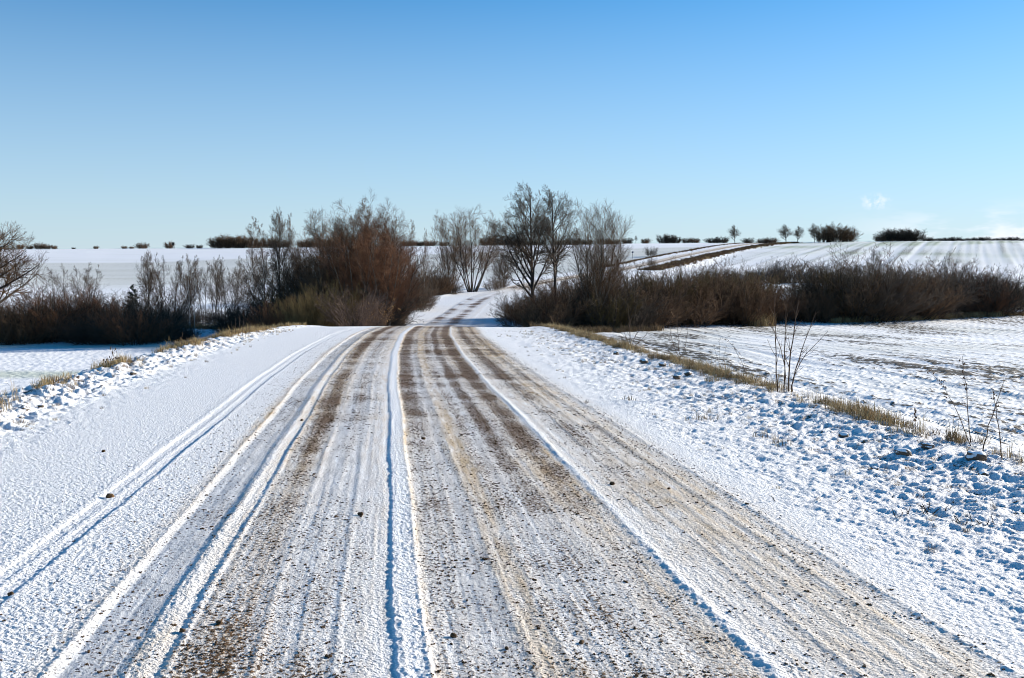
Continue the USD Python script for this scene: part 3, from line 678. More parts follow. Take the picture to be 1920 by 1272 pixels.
# ------------------------------------------------------------------ trees beside the road, from left to right
plant('spreading_tree', 'bare_tree', -35, 56, 408, 'large spreading bare tree cut off by the left edge of the picture', wide=1.0, rz=20)
plant('thin_stems', 'bare_tree', 142, 66, 494, 'small upright bare tree of many stems above the left bushes, right of the spreading tree', wide=1.0)
plant('spruce', 'spruce', 250, 64, 530, 'small dark green spruce among the bare bushes on the left')
plant('tall_crown', 'bare_tree', 281, 64, 470, 'crooked dark tree with sparse branches right of the small spruce', wide=.55)
plant('thin_reddish', 'bare_tree', 322, 66, 476, 'clump of slender dark reddish stems left of the white birch trunk', wide=.8)
plant('lone_birch', 'birch_tree', 358, 63, 478, 'slim birch with a white trunk beside the gap in the left thicket', wide=.6)
plant('thin_stems', 'bare_tree', 388, 72, 478, 'thin bare tree right of the slim white birch, in front of the pale hill', wide=.8)
plant('thin_stems', 'bare_tree', 424, 74, 482, 'thin bare tree standing left of the birches, over the snowy gap', wide=.8)
plant('thin_stems', 'bare_tree', 452, 72, 500, 'low thin bare tree touching the left side of the birches', wide=.8)
plant('birch', 'birch_tree', 477, 70, 406, 'birch left in the group, leaning over the snowy gap', wide=.8)
plant('birch', 'birch_tree', 497, 67, 420, 'pale-trunked birch between the two taller tops of the birch group', wide=.7)
plant('tall_crown', 'bare_tree', 524, 64, 394, 'dark bare tree with the highest top of the group left of the big thicket', wide=.6)
plant('birch', 'birch_tree', 552, 68, 400, 'slim birch on the right of the group, next to the brown thicket', wide=.6)
plant('brown_tree', 'bare_tree', 612, 66, 408, 'brown bushy tree forming the left shoulder of the big roadside thicket')
plant('brown_tree', 'bare_tree', 655, 62, 376, 'tall brown bushy tree in the middle of the big roadside thicket')
plant('birch', 'birch_tree', 688, 66, 372, 'thin birch top rising highest out of the big roadside thicket', wide=.7)
plant('rusty_tree', 'bare_tree', 704, 60, 398, 'rust-coloured bushy tree on the road side of the big thicket', wide=.95)
plant('rusty_tree', 'bare_tree', 738, 66, 428, 'lower rust-coloured tree leaning towards the road at the right end of the thicket', wide=.85)
plant('rusty_tree', 'bare_tree', 668, 58, 420, 'rust-brown bushy tree low in the front of the big roadside thicket', wide=1.0)
plant('rusty_tree', 'bare_tree', 722, 57, 448, 'lowest rust-coloured tree, overhanging the roadside bushes of the big thicket', wide=1.05)
plant('brown_tree', 'bare_tree', 634, 59, 440, 'brown bushy tree above the olive bushes of the big thicket', wide=1.05)
plant('brown_tree', 'bare_tree', 690, 64, 392, 'brown tree filling the crown of the big roadside thicket', wide=.95)
plant('brown_tree', 'bare_tree', 592, 66, 462, 'brown tree at the left foot of the big thicket next to the birches', wide=.9)
plant('birch', 'birch_tree', 742, 84, 404, 'slim birch top behind the rust-coloured trees', wide=.6)
plant('birch', 'birch_tree', 770, 90, 412, 'slim birch right of the rust-coloured trees, nearest the open sky', wide=.6)
plant('birch', 'birch_tree', 796, 100, 428, 'smallest slim birch alone against the sky in the gap left of the fan-shaped tree', wide=.45)
plant('fan_tree', 'bare_tree', 884, 118, 392, 'fan-shaped bare tree of many stems at the bend of the road', wide=1.02)
plant('fan_tree', 'bare_tree', 846, 123, 404, 'bare many-stemmed tree crowding the left side of the fan-shaped tree', wide=.62)
plant('round_crown', 'bare_tree', 1000, 72, 346, 'tallest bare tree with a full crown, right of the bend', wide=.88, rz=40)
plant('tall_crown', 'bare_tree', 1044, 70, 354, 'second tallest bare tree with a bare lower trunk right of the tallest one', wide=.88, rz=200)
plant('upright_tree', 'bare_tree', 1122, 63, 386, 'upright bare tree with steep brush-like branches right of the two tallest trees', wide=1.0)
plant('brown_tree', 'bare_tree', 942, 128, 446, 'low brown tree filling the gap behind the tallest tree', wide=.8)
plant('tall_crown', 'bare_tree', 1640, 92, 466, 'single thin bare tree standing out of the right-hand hedge', wide=.62)
plant('thin_stems', 'bare_tree', 1785, 100, 486, 'clump of thin stems rising from the right part of the right-hand hedge', wide=.8)
plant('thin_reddish', 'bare_tree', 1840, 104, 492, 'reddish clump of thin stems near the right end of the right-hand hedge', wide=.8)

# ------------------------------------------------------------------ thickets and hedges
rb = np.random.default_rng(5)
def thicket(entries):
    for (protos, x0, x1, d0, d1, t0, t1, n, label, group) in entries:
        for i in range(n):
            f = (i + .5 + .5 * rb.uniform(-1, 1)) / n
            pr = protos[i % len(protos)]
            plant(pr, 'bush', x0 + (x1 - x0) * f, rb.uniform(d0, d1), t0 + (t1 - t0) * f + rb.uniform(-11, 13) - (16 if x0 > 1000 and rb.random() < .18 else 0), label, 'bush', group if n > 1 else None, wide=rb.uniform(.95, 1.3))
B, K_, R_, O, G, P_ = 'brown_bush', 'black_bush', 'rusty_bush', 'olive_bush', 'grey_bush', 'pale_bush'
thicket([
    # left thicket beyond the left-hand field
    ([K_, B], -90, 70, 53, 60, 562, 556, 7, 'dark bush in the left thicket, below the large spreading tree', 'bushes under the spreading tree'),
    ([B, K_, R_], 30, 160, 55, 60, 540, 556, 6, 'brownish bush in the left thicket between spreading tree and small spruce', 'bushes between spreading tree and spruce'),
    ([K_], 150, 260, 53, 58, 580, 575, 6, 'black low bush at the snow edge left of and below the small spruce', 'low bushes below the spruce'),
    ([K_, G], 170, 300, 60, 66, 548, 545, 6, 'dark taller bush around the foot of the small spruce', 'bushes around the spruce'),
    ([R_], 258, 258, 53, 53, 572, 572, 1, 'small reddish bush in front of the small spruce', None),
    ([K_, B], 285, 350, 54, 60, 590, 600, 5, 'dark low bush on the snow below the slim white birch', 'bushes below the slim birch'),
    ([K_, G], 300, 460, 68, 76, 575, 585, 7, 'dark undergrowth bush behind the snowy gap, under the thin bare trees', 'undergrowth behind the snowy gap'),
    # big thicket on the left side of the road
    ([K_], 455, 540, 56, 64, 560, 556, 7, 'black bush at the foot of the birch group', 'bushes at the foot of the birches'),
    ([G, B, 'tall_brown_bush'], 540, 700, 62, 72, 500, 470, 9, 'tall dark brown bush inside the big roadside thicket', 'bushes inside the big roadside thicket'),
    ([O], 545, 625, 50, 54, 556, 528, 4, 'yellowish olive bush with straight rods in front of the big roadside thicket', 'olive bushes before the thicket'),
    ([R_], 520, 545, 51, 53, 575, 570, 2, 'low reddish bush left of the olive bushes', 'reddish bushes left of the olive ones'),
    ([P_], 668, 668, 50, 50, 534, 534, 1, 'pale twiggy bush between olive bushes and road, in front of the big thicket', None),
    (['leafy_bush'], 706, 706, 52, 52, 552, 552, 1, 'bush still holding light brown leaves beside the road', None),
    ([B, K_], 640, 700, 54, 60, 540, 530, 4, 'dark bush right behind the pale twiggy bush', 'bushes behind the pale bush'),
    ([B, R_], 690, 738, 58, 66, 545, 560, 5, 'brown bush at the roadside below the rust-coloured trees', 'bushes below the rust-coloured trees'),
    ([B, G, K_], 752, 786, 84, 92, 520, 525, 5, 'dark bush close to the left side of the road bend, right of the rust-coloured trees', 'bushes close to the bend'),
    ([B, G, K_], 800, 842, 112, 118, 500, 522, 6, 'dark bush left of the road bend, before the fan-shaped tree', 'bushes left of the road bend'),
    ([G], 915, 945, 120, 128, 512, 520, 2, 'grey bush right of the foot of the fan-shaped tree', 'bushes right of the fan-shaped tree'),
    # right of the road, under the tallest trees
    ([B, K_], 962, 1012, 66, 76, 548, 540, 4, 'dark brown bush where the road disappears, under the tallest tree', 'bushes under the tallest tree'),
    ([B, R_], 1000, 1100, 60, 70, 548, 540, 8, 'brown bush between the tallest tree and the upright tree', 'bushes below the two tallest trees'),
    ([G, 'tall_brown_bush'], 1020, 1180, 70, 80, 520, 515, 7, 'taller brown bush behind the trunks right of the tallest tree', 'bushes behind the tall trunks'),
    ([O, K_], 1100, 1180, 60, 70, 545, 530, 6, 'olive brown bush around the foot of the upright tree', 'bushes at the upright tree'),
    # the long hedge along the far edge of the right-hand field
    ([O, B, B], 1180, 1300, 66, 76, 522, 508, 9, 'olive brown bush in the long hedge, below the hill road', 'hedge bushes below the hill road'),
    ([B, O, B], 1300, 1420, 72, 80, 512, 512, 9, 'dark brown bush in the long hedge, left of the snow patch', 'hedge bushes left of the snow patch'),
    ([R_, B], 1400, 1560, 78, 84, 548, 545, 9, 'low brown bush in the long hedge, right in front of the snow patch', 'hedge bushes before the snow patch'),
    ([K_, G], 1380, 1580, 138, 146, 503, 500, 11, 'dark grey bush of the back row behind the snow patch', 'back row behind the snow patch'),
    ([K_, G], 1300, 1400, 112, 124, 506, 502, 5, 'dark grey bush of the back row left of the snow patch', 'back row left of the snow patch'),
    ([B, G, O], 1550, 1640, 82, 90, 500, 502, 8, 'brown bush in the long hedge just left of the single thin tree', 'hedge bushes left of the thin tree'),
    ([B, O, G], 1640, 1760, 86, 95, 512, 504, 9, 'brown bush in the long hedge between the single thin tree and the thin stems', 'hedge bushes right of the thin tree'),
    ([B, R_, K_], 1750, 1860, 90, 100, 510, 512, 9, 'brown bush in the long hedge around the clumps of thin stems', 'hedge bushes at the stem clumps'),
    ([B, O], 1850, 1925, 98, 106, 520, 540, 6, 'brown bush at the low right end of the long hedge', 'bushes at the right end of the hedge'),
])

# ------------------------------------------------------------------ trees on the skyline, standing just beyond the crest of the hills
def skyline(rows):
    for proto, px, d, top, wide, label, group in rows:
        kind = 'far_bush' if ' bush' in label else 'far_tree'
        if 'dark' in label.split()[:3] and proto == 'far_mass' and px > 880:
            proto = 'far_dark'
        plant(proto, kind, px, d, top, label, kind[4:], group, wide=wide)
        if proto == 'round_crown':
            continue
skyline([
    *[('far_mass', px, 402, top, 1.3, 'dark tree in the skyline row right of the large spreading tree', 'skyline trees by the spreading tree') for px, top in ((38, 458), (56, 460), (74, 455), (88, 458), (102, 460))],
    ('far_dark', 138, 405, 464, 1.6, 'tiny grey bush on the left skyline right of the tree row', None),
    ('far_mass', 180, 402, 461, 1.3, 'small round bush alone on the left skyline', None),
    ('far_mass', 233, 402, 461, 1.4, 'left bush of the small group on the left skyline, above the small spruce', None),
    ('far_mass', 247, 404, 462, 1.4, 'middle bush of the small group on the left skyline', None),
    ('far_mass', 267, 402, 455, 1.5, 'rounded tree at the right of the small group on the left skyline', None),
    ('far_mass', 317, 402, 453, 1.1, 'narrow tree on the left skyline beside the hunting tower', None),
    ('far_dark', 356, 402, 458, 1.4, 'grey bush on the left skyline right of the hunting tower', None),
    ('far_dark', 374, 402, 459, 1.2, 'grey bush on the left skyline, second right of the hunting tower', None),
    *[('far_mass', px, 400, top, 1.35, 'dark tree in the dense skyline clump left of the birches', 'skyline clump left of the birches') for px, top in ((407, 445), (420, 442), (434, 443), (448, 442), (460, 444))],
    *[('far_mass', px, 400, top, 1.5, 'dark skyline tree behind the birches and the big thicket', 'skyline trees behind the birches') for px, top in ((482, 446), (505, 446), (530, 448), (570, 450), (590, 446), (620, 447))],
    *[('far_mass', px, 400, top, 1.8, 'low dark skyline bush left of the fan-shaped tree', 'skyline bushes left of the fan-shaped tree') for px, top in ((765, 450), (787, 452), (806, 450), (832, 453))],
    *[('far_mass', px, 400, top, 1.7, 'dark skyline tree seen through the tallest trees', 'skyline trees behind the tallest trees') for px, top in ((915, 446), (938, 440), (962, 448), (985, 447), (1008, 449), (1050, 450), (1075, 447), (1100, 449), (1132, 447), (1150, 448))],
    ('far_dark', 1176, 400, 446, 1.3, 'dark skyline bush right next to the upright tree', None),
    ('tall_crown', 1192, 400, 442, .9, 'narrow skyline tree right of the upright tree', None),
    ('far_mass', 1210, 400, 447, 1.5, 'low skyline bush left of the middle clump above the hill road', None),
    *[('far_mass', px, 395, top, 1.05, 'dark tree of the skyline clump above the lower hill road', 'skyline clump above the hill road') for px, top in ((1243, 441), (1256, 440), (1268, 444))],
    ('far_mass', 1288, 392, 446, 1.6, 'low skyline bush right of the clump above the hill road', None),
    ('far_mass', 1303, 392, 446, 1.5, 'low skyline bush nearest the top of the hill road on its left', None),
    ('far_dark', 1336, 385, 446, 1.8, 'grey bush on the skyline left of the lone tree at the hill road', None),
    ('far_dark', 1353, 380, 444, 1.6, 'grey bush on the skyline touching the lone tree at the hill road', None),
    ('round_crown', 1378, 345, 422, 1.05, 'lone round-crowned tree beside the hill road', None),
    ('far_dark', 1403, 368, 446, 1.3, 'small bush right of the lone tree at the hill road', None),
    *[('far_mass', px, 375, top, 1.6, 'low bush between the lone tree and the two round trees on the right skyline', 'bushes left of the round trees') for px, top in ((1430, 447), (1445, 445))],
    ('round_crown', 1474, 365, 421, 1.25, 'left one of two rounded bare trees on the right skyline', None),
    ('round_crown', 1495, 367, 424, 1.15, 'right one of two rounded bare trees on the right skyline', None),
    ('round_crown', 1527, 367, 419, .95, 'grey rounded tree left of the brown skyline willows', None),
    ('far_mass', 1546, 364, 425, 1.15, 'left one of the dense brown willows on the right skyline', None),
    ('far_mass', 1567, 364, 421, 1.15, 'middle one of the dense brown willows on the right skyline', None),
    ('far_mass', 1590, 364, 428, 1.15, 'right one of the dense brown willows on the right skyline', None),
    ('far_mass', 1650, 366, 441, 1.4, 'low left tree of the dark grove on the right skyline', None),
    *[('far_mass', px, 368, top, 1.15, 'dark tall tree of the grove on the right skyline', 'dark grove on the right skyline') for px, top in ((1664, 432), (1677, 429), (1690, 431), (1703, 430), (1716, 432))],
    *[('far_dark', px, 370, top, 1.7, 'low dark tree in the long hedgerow at the right end of the skyline', 'hedgerow at the right end of the skyline') for px, top in
      [(1738 + 13.5 * i, 446 + (i * 7 % 4) - 2) for i in range(15)]],
])
for px, top, lab in ((415, 439, 'left'), (450, 440, 'right')):
    plant('brown_tree', 'far_tree', px, 402, top, f'twiggy taller {lab} top of the dense skyline clump left of the birches', wide=1.1)
for px, top, lab in ((1556, 420, 'left'), (1581, 423, 'right')):
    plant('brown_tree', 'far_tree', px, 366, top, f'twiggy {lab} crown rising out of the brown skyline willows', wide=1.2)
for px, top, lab in ((1668, 428, 'left'), (1698, 427, 'right')):
    plant('brown_tree', 'far_tree', px, 372, top, f'twiggy {lab} crown rising out of the dark grove on the right skyline', wide=1.0)
for px, top, lab in ((1250, 438, 'left'), (1262, 440, 'right')):
    plant('brown_tree', 'far_tree', px, 398, top, f'twiggy {lab} crown above the skyline clump over the lower hill road', wide=1.1)
plant('grey_bush', 'bush', 1220, 262, 462, 'small bare bush on the left side of the hill road', 'bush', wide=1.0)
plant('brown_bush', 'bush', 1222, 205, 482, 'bare bush on the right side of the hill road, above the long hedge', 'bush', wide=.9)

# hunting tower and marker post
def box(x0, y0, z0, x1, y1, z1):
    m = trimesh.creation.box((x1 - x0, y1 - y0, z1 - z0))
    m.apply_translation(((x0 + x1) / 2, (y0 + y1) / 2, (z0 + z1) / 2))
    return m
def bar(a, b, r, n=6):
    v, f = tubes([(np.array([[a, b]], float), np.full((1, 2), r), n)])
    return v, f
g = at(325, 396)
tw = thing('hunting_tower', g, 10, (.55, .55, .72), 'tiny dark wooden hunting tower on the left skyline', 'hunting tower')
for sx, sy in ((-1, -1), (1, -1), (1, 1), (-1, 1)):
    obj('leg', bar((sx * .95, sy * .95, -.2), (sx * .62, sy * .62, 2.0), .07), 'old_wood', tw)
obj('cabin', trimesh.util.concatenate([box(-.8, -.8, 2.0, .8, .8, 2.85), box(-.8, -.8, 2.85, -.66, -.66, 3.35), box(.66, -.8, 2.85, .8, -.66, 3.35), box(-.8, .66, 2.85, .8, .8, 3.35)]), 'old_wood', tw)
obj('roof', trimesh.util.concatenate([box(-1, -1, 3.352, 1, 1, 3.45), box(-.9, -.9, 3.452, .9, .9, 3.52)]), 'old_wood', tw)
obj('ladder', trimesh.util.concatenate([trimesh.Trimesh(*bar((x, -1.35, -.1), (x, -.84, 2.05), .035), process=False) for x in (-.22, .22)] +
    [trimesh.Trimesh(*bar((-.22, -1.35 + .51 * t, -.1 + 2.15 * t), (.22, -1.35 + .51 * t, -.1 + 2.15 * t), .025), process=False) for t in np.linspace(.1, .95, 7)]), 'old_wood', tw)
g = at(1186, 255)
mp = thing('marker_post', g, 0, 1.0, 'tiny dark marker post with small blue plate on the field left of the hill road', 'post')
obj('post', bar((0, 0, -.3), (0, 0, 1.75), .05, 8), 'old_wood', mp)
obj('plate', box(-.22, -.085, 1.35, .22, -.055, 1.72), 'blue_paint', mp)

# ------------------------------------------------------------------ dry grass
def blades(rng, n, h, spread, lean, w):
    v, f = [], []
    for _ in range(n):
        a, p = rng.random() * 6.283, rng.random() * 6.283
        b = np.array([math.cos(p), math.sin(p), 0]) * spread * math.sqrt(rng.random())
        hh, ln = h * rng.uniform(.5, 1), lean * rng.uniform(.2, 1)
        d = np.array([math.cos(a), math.sin(a), 0])
        sd = np.array([-d[1], d[0], 0]) * w * rng.uniform(.6, 1.2)
        m = b + d * hh * ln * .35 + np.array([0, 0, hh * .6])
        e = b + d * hh * ln * 1.1 + np.array([0, 0, hh * (1 - .35 * ln)])
        k = len(v)
        v += [b - sd, b + sd, m + sd * .7, m - sd * .7, e]
        f += [[k, k + 1, k + 2], [k, k + 2, k + 3], [k + 3, k + 2, k + 4]]
    return np.array(v), np.array(f)

def scatter_stuff(name, protos, pos, rot, scale, idx, label, cat):
    pi = UsdGeom.PointInstancer.Define(stage, path_for(name))
    root = str(pi.GetPath())
    rel = pi.CreatePrototypesRel()
    for i, (m, look) in enumerate(protos):
        o = usdkit.mesh(stage, f'{root}/piece_{i + 1:03d}', m, LOOK[look])
        rel.AddTarget(o.GetPath())
    pi.CreatePositionsAttr(Vt.Vec3fArray.FromNumpy(np.asarray(pos, np.float32)))
    q = np.zeros((len(pos), 4), np.float32)
    q[:, 0], q[:, 3] = np.cos(rot / 2), np.sin(rot / 2)
    pi.CreateOrientationsAttr(Vt.QuathArray([Gf.Quath(float(a), 0, 0, float(b)) for a, b in zip(q[:, 0], q[:, 3])]))
    pi.CreateScalesAttr(Vt.Vec3fArray.FromNumpy(np.asarray(scale, np.float32)))
    pi.CreateProtoIndicesAttr(Vt.IntArray.FromNumpy(np.asarray(idx, np.int32)))
    tag(pi, label, cat, kind='stuff')

_near = (gy < 480)
_tree2 = cKDTree(np.stack([gx[_near], gy[_near]], 1))
_nz = gz[_near]
def surface(x, y):
    """Height of the finished ground with its relief."""
    _, i = _tree2.query(np.stack([x, y], -1))
    return _nz[i]

def uv_to_xy(u, y):
    yy = np.clip(y, -80, 600)
    return road_x(yy) + u * np.sqrt(1 + road_dx(yy)**2), y

rg = np.random.default_rng(9)
G3 = [(blades(rg, 26, .26, .09, .9, .0035), 'dry_grass'), (blades(rg, 22, .20, .10, 1.2, .0035), 'dry_grass'), (blades(rg, 24, .22, .08, 1.0, .0035), 'dull_grass'), (blades(rg, 12, .42, .05, .5, .003), 'dry_grass')]
def grass_band(name, u_of, y0, y1, n, width, label, dens=None, size=1.0, power=1.0, mix=(.38, .28, .26, .08)):
    y = y0 + (y1 - y0) * rg.random(n) ** power
    u = u_of(y) + width * rg.normal(size=n)
    if dens is not None:
        keep = rg.random(n) < dens(u, y)
        u, y = u[keep], y[keep]
    x, y = uv_to_xy(u, y)
    pos = np.stack([x, y, surface(x, y) - .012], 1)
    sc = size * rg.uniform(.55, 1.15, len(x))
    scatter_stuff(name, G3, pos, rg.random(len(x)) * 6.283, np.stack([sc, sc, sc * rg.uniform(.7, 1.1, len(x))], 1), rg.choice(4, len(x), p=mix), label, 'grass')
clumpy = lambda u, y: np.clip(.36 + 1.0 * pnoise(y * .7, y * 0 + .5, 201) + .7 * pnoise(y * 2.6, u * 3, 202), .05, 1)
grass_band('dry_grass', lambda y: 5.85 + .05 * np.sin(y), 7.0, 42, 5000, .17, 'band of dry golden grass along the right shoulder above the ploughed field', clumpy, .85, .9, (.30, .22, .34, .14))
grass_band('dry_grass', lambda y: -5.25 + 0 * y, 9.0, 44, 3400, .20, 'band of dry golden grass along the left shoulder of the road', lambda u, y: np.clip(.25 + 1.2 * pnoise(y * .7, y * 0 + .5, 203), 0, 1), .95, .9)
grass_band('dry_grass', lambda y: 4.4 + 0 * y, 6.0, 36, 2600, .75, 'sparse grass stubble poking through the snow of the right verge', lambda u, y: np.clip(.10 + 1.3 * pnoise(u * 1.3, y * 1.1, 204), 0, .8), .34, 1.0, (.2, .3, .5, 0))
grass_band('dry_grass', lambda y: -4.55 + 0 * y, 9.0, 36, 1500, .35, 'sparse grass stubble poking through the snow of the left verge', lambda u, y: np.clip(.10 + 1.3 * pnoise(u * 1.3, y * 1.1, 205), 0, .8), .45, 1.0, (.2, .3, .5, 0))
n = 4200
y = rg.uniform(186, 366, n)
u = 5.6 + .012 * (y - 186) + rg.normal(size=n) * .75
x, y = uv_to_xy(u, y)
sc = rg.uniform(1.3, 2.9, n)
scatter_stuff('roadside_brush', [(blades(rg, 26, .3, .16, .8, .012), 'dull_grass'), (blades(rg, 26, .3, .16, .8, .012), 'twig_brown'), (blades(rg, 22, .3, .2, .9, .012), 'dry_grass')], np.stack([x, y, land(x, y) - .02], 1),
              rg.random(n) * 6.283, np.stack([sc, sc, sc], 1), rg.choice(3, n, p=(.3, .58, .12)), 'brown strip of dead weeds along the right side of the hill road', 'weeds')
n = 900
y = rg.uniform(200, 372, n)
u = -5.6 + rg.normal(size=n) * .5
x, y = uv_to_xy(u, y)
sc = rg.uniform(1.0, 2.0, n)
scatter_stuff('roadside_brush', [(blades(rg, 26, .3, .16, .8, .012), 'dull_grass'), (blades(rg, 26, .3, .16, .8, .012), 'twig_brown')], np.stack([x, y, land(x, y) - .02], 1),
              rg.random(n) * 6.283, np.stack([sc, sc, sc], 1), rg.choice(2, n), 'thin line of dead weeds along the left side of the hill road', 'weeds')
def foot_grass(px0, px1, d0, d1, n, size, label, look=('dry_grass', 'dull_grass')):
    px, j = rg.uniform(px0, px1, n), rg.normal(size=n)
    f = (px - px0) / (px1 - px0)
    d = d0 + (d1 - d0) * f + .5 * j
    x = (px - 960) / FPX * d
    sc = size * rg.uniform(.5, 1.2, n)
    scatter_stuff('dry_grass', [(blades(rg, 22, .4, .14, .6, .006), look[0]), (blades(rg, 22, .36, .14, .8, .006), look[1])], np.stack([x, d, surface(x, d) - .02], 1), rg.random(n) * 6.283, np.stack([sc] * 3, 1), rg.choice(2, n), label, 'grass')
foot_grass(1560, 1925, 79, 93, 520, 1.7, 'dry tawny grass along the foot of the right half of the long hedge')
foot_grass(1000, 1240, 55, 62, 260, 1.4, 'dull dry grass along the foot of the bushes right of the road', ('dull_grass', 'dull_grass'))
foot_grass(1412, 1446, 72, 73, 110, 3.0, 'patch of tall pale reeds in front of the long hedge')
foot_grass(350, 460, 68, 67, 160, 1.6, 'dry grass edging the far side of the snowy gap in the left thicket')

# ------------------------------------------------------------------ saplings, weeds and tufts on the shoulders
def stalk_thing(name, base, stems, look, label, cat, twigs=None, seeds=None, seed=0, group=None):
    """stems: [(points relative to the base, radius)], each a part; twigs: side shoots per stem; seeds: clusters near each tip."""
    rng = np.random.default_rng(seed)
    t = thing(name, base, 0, 1.0, label, cat, group)
    for pts, r in stems:
        p = np.array(pts, float)
        cs = CubicSpline(np.linspace(0, 1, len(p)), p) if len(p) > 2 else None
        q = cs(np.linspace(0, 1, 9)) if cs is not None else p[0] + (p[1] - p[0]) * np.linspace(0, 1, 9)[:, None]
        q[1:-1] += rng.normal(size=(7, 3)) * .006
        rad = r * np.linspace(1, .35, 9)
        part = obj('stem', tubes([(q[None], rad[None], 6)]), look, t)
        L = np.linalg.norm(q[-1] - q[0])
        if twigs:
            s_, d_, L_, r_ = offshoots(rng, q[None], rad[None], np.array([L]), twigs[0], twigs[1], .98, twigs[2], 9, twigs[3], even, .6)
            P, R = sprout(rng, s_, d_, L_, np.maximum(r_, .0016), 5, .06, .06, .5)
            obj('twigs', tubes([(P, R, 4)]), look, str(part.GetPath()))
        if seeds:
            m, f0, f1, sz = seeds
            ii = rng.uniform(f0, 1, m)
            pos = np.stack([np.interp(ii, np.linspace(0, 1, 9), q[:, c]) for c in range(3)], 1) + rng.normal(size=(m, 3)) * f1
            ms = []
            for pz in pos:
                b = trimesh.creation.icosphere(0, sz * rng.uniform(.6, 1.3))
                b.apply_scale((1, 1, 1.5)); b.apply_translation(pz); ms.append(b)
            obj('seed_head', trimesh.util.concatenate(ms), look, str(part.GetPath()))
    return t

def rel(base, px, py, dd=0.0):
    """Offset from base of the point seen at px, py at the base's distance plus dd."""
    d = base[1] + dd
    x, z = px_xz(px, py, d)
    return np.array([x - base[0], dd, z - base[2]])

def rooted(px, py):
    b = on_ground(px, py)
    b[2] = float(surface(np.array([b[0]]), np.array([b[1]]))[0]) - .02
    return b

b = rooted(1478, 738)
Z = np.zeros(3)
stalk_thing('sapling', b, [([rel(b, 1458, 735), rel(b, 1455, 660, -.05), rel(b, 1452, 555, -.1)], .011), ([rel(b, 1470, 735, .05), rel(b, 1472, 650, .1), rel(b, 1474, 568, .15)], .010),
    ([Z, rel(b, 1483, 660, .05), rel(b, 1497, 568, .05)], .014), ([rel(b, 1484, 735), rel(b, 1496, 680, -.1), rel(b, 1530, 585, -.2)], .011), ([rel(b, 1486, 735), rel(b, 1502, 680, .1), rel(b, 1552, 622, .2)], .008),
    ([rel(b, 1474, 735), rel(b, 1468, 670, .12), rel(b, 1440, 598, .25)], .008)], 'weed', 'tallest bare sapling of several stems on the right shoulder, before the ploughed field', 'sapling', twigs=(7, .3, 28, .22), seed=1)
b = rooted(1183, 655)
stalk_thing('sapling', b, [([Z, rel(b, 1181, 620), rel(b, 1178, 574)], .011), ([Z, rel(b, 1192, 630, .1), rel(b, 1215, 588, .2)], .009), ([Z, rel(b, 1174, 635, -.1), rel(b, 1163, 600, -.2)], .008), ([Z, rel(b, 1200, 640, .1), rel(b, 1222, 615, .3)], .007)],
            'weed', 'bare sapling on the right shoulder nearest the road crest', 'sapling', twigs=(7, .3, 32, .3), seed=2)
b = rooted(1275, 672)
stalk_thing('sapling', b, [([Z, rel(b, 1272, 640), rel(b, 1270, 582)], .009), ([Z, rel(b, 1262, 645, .1), rel(b, 1255, 606, .2)], .007), ([Z, rel(b, 1284, 650, .1), rel(b, 1290, 618, .2)], .006)],
            'weed', 'thin bare sapling between the crest sapling and the tallest sapling', 'sapling', twigs=(6, .35, 28, .25), seed=3)
b = rooted(1400, 700)
stalk_thing('weed', b, [([Z, rel(b, 1385, 668, .1), rel(b, 1368, 642, .1), rel(b, 1352, 636, .1)], .006), ([Z, rel(b, 1392, 672), rel(b, 1375, 652)], .004)], 'weed', 'arched dead weed leaning left over the shoulder grass, left of the tallest sapling', 'weed', seeds=(16, .65, .02, .008), seed=4)
b = rooted(1350, 688)
stalk_thing('weed', b, [([Z, rel(b, 1349, 660), rel(b, 1350, 634)], .004), ([Z, rel(b, 1343, 665), rel(b, 1336, 645)], .004), ([Z, rel(b, 1358, 665, .1), rel(b, 1362, 648, .1)], .003)], 'weed', 'small feathery dead weed between the saplings of the right shoulder', 'weed', seeds=(14, .6, .02, .007), seed=5)
b = rooted(1822, 845)
stalk_thing('weed', b, [([Z, rel(b, 1800, 785, .05), rel(b, 1775, 735, .1), rel(b, 1736, 688, .1)], .005)], 'weed', 'long dead weed bending to the left, left of the tall upright weed', 'weed', seeds=(24, .6, .012, .006), seed=6)
b = rooted(1820, 842)
stalk_thing('weed', b, [([Z, rel(b, 1815, 770), rel(b, 1805, 668)], .006)], 'weed', 'tall upright dead weed with dark seed heads near the right edge', 'weed', twigs=(5, .5, 30, .16), seeds=(12, .72, .012, .008), seed=7)
b = rooted(1842, 856)
stalk_thing('weed', b, [([Z, rel(b, 1860, 780, .05), rel(b, 1889, 702, .1)], .006)], 'weed', 'dead weed leaning right and crossing the rightmost stalk', 'weed', twigs=(5, .5, 28, .2), seed=8)
b = rooted(1880, 872)
stalk_thing('weed', b, [([Z, rel(b, 1872, 800), rel(b, 1862, 730)], .006)], 'weed', 'rightmost dead stalk on the right shoulder, leaning left', 'weed', twigs=(4, .5, 28, .15), seeds=(14, .7, .012, .006), seed=9)
b = rooted(1717, 802)
stalk_thing('weed', b, [([Z, rel(b, 1716, 785), rel(b, 1714, 764)], .004)], 'weed', 'short bushy seed head rising from the grass left of the tall weeds', 'weed', seeds=(26, .3, .016, .008), seed=10)
b = rooted(1755, 818)
stalk_thing('weed', b, [([Z, rel(b, 1758, 803), rel(b, 1763, 786)], .004), ([Z, rel(b, 1750, 806), rel(b, 1744, 792)], .003)], 'weed', 'short forked stalk in the grass just left of the tall weeds', 'weed', seed=11)
b = rooted(208, 694)
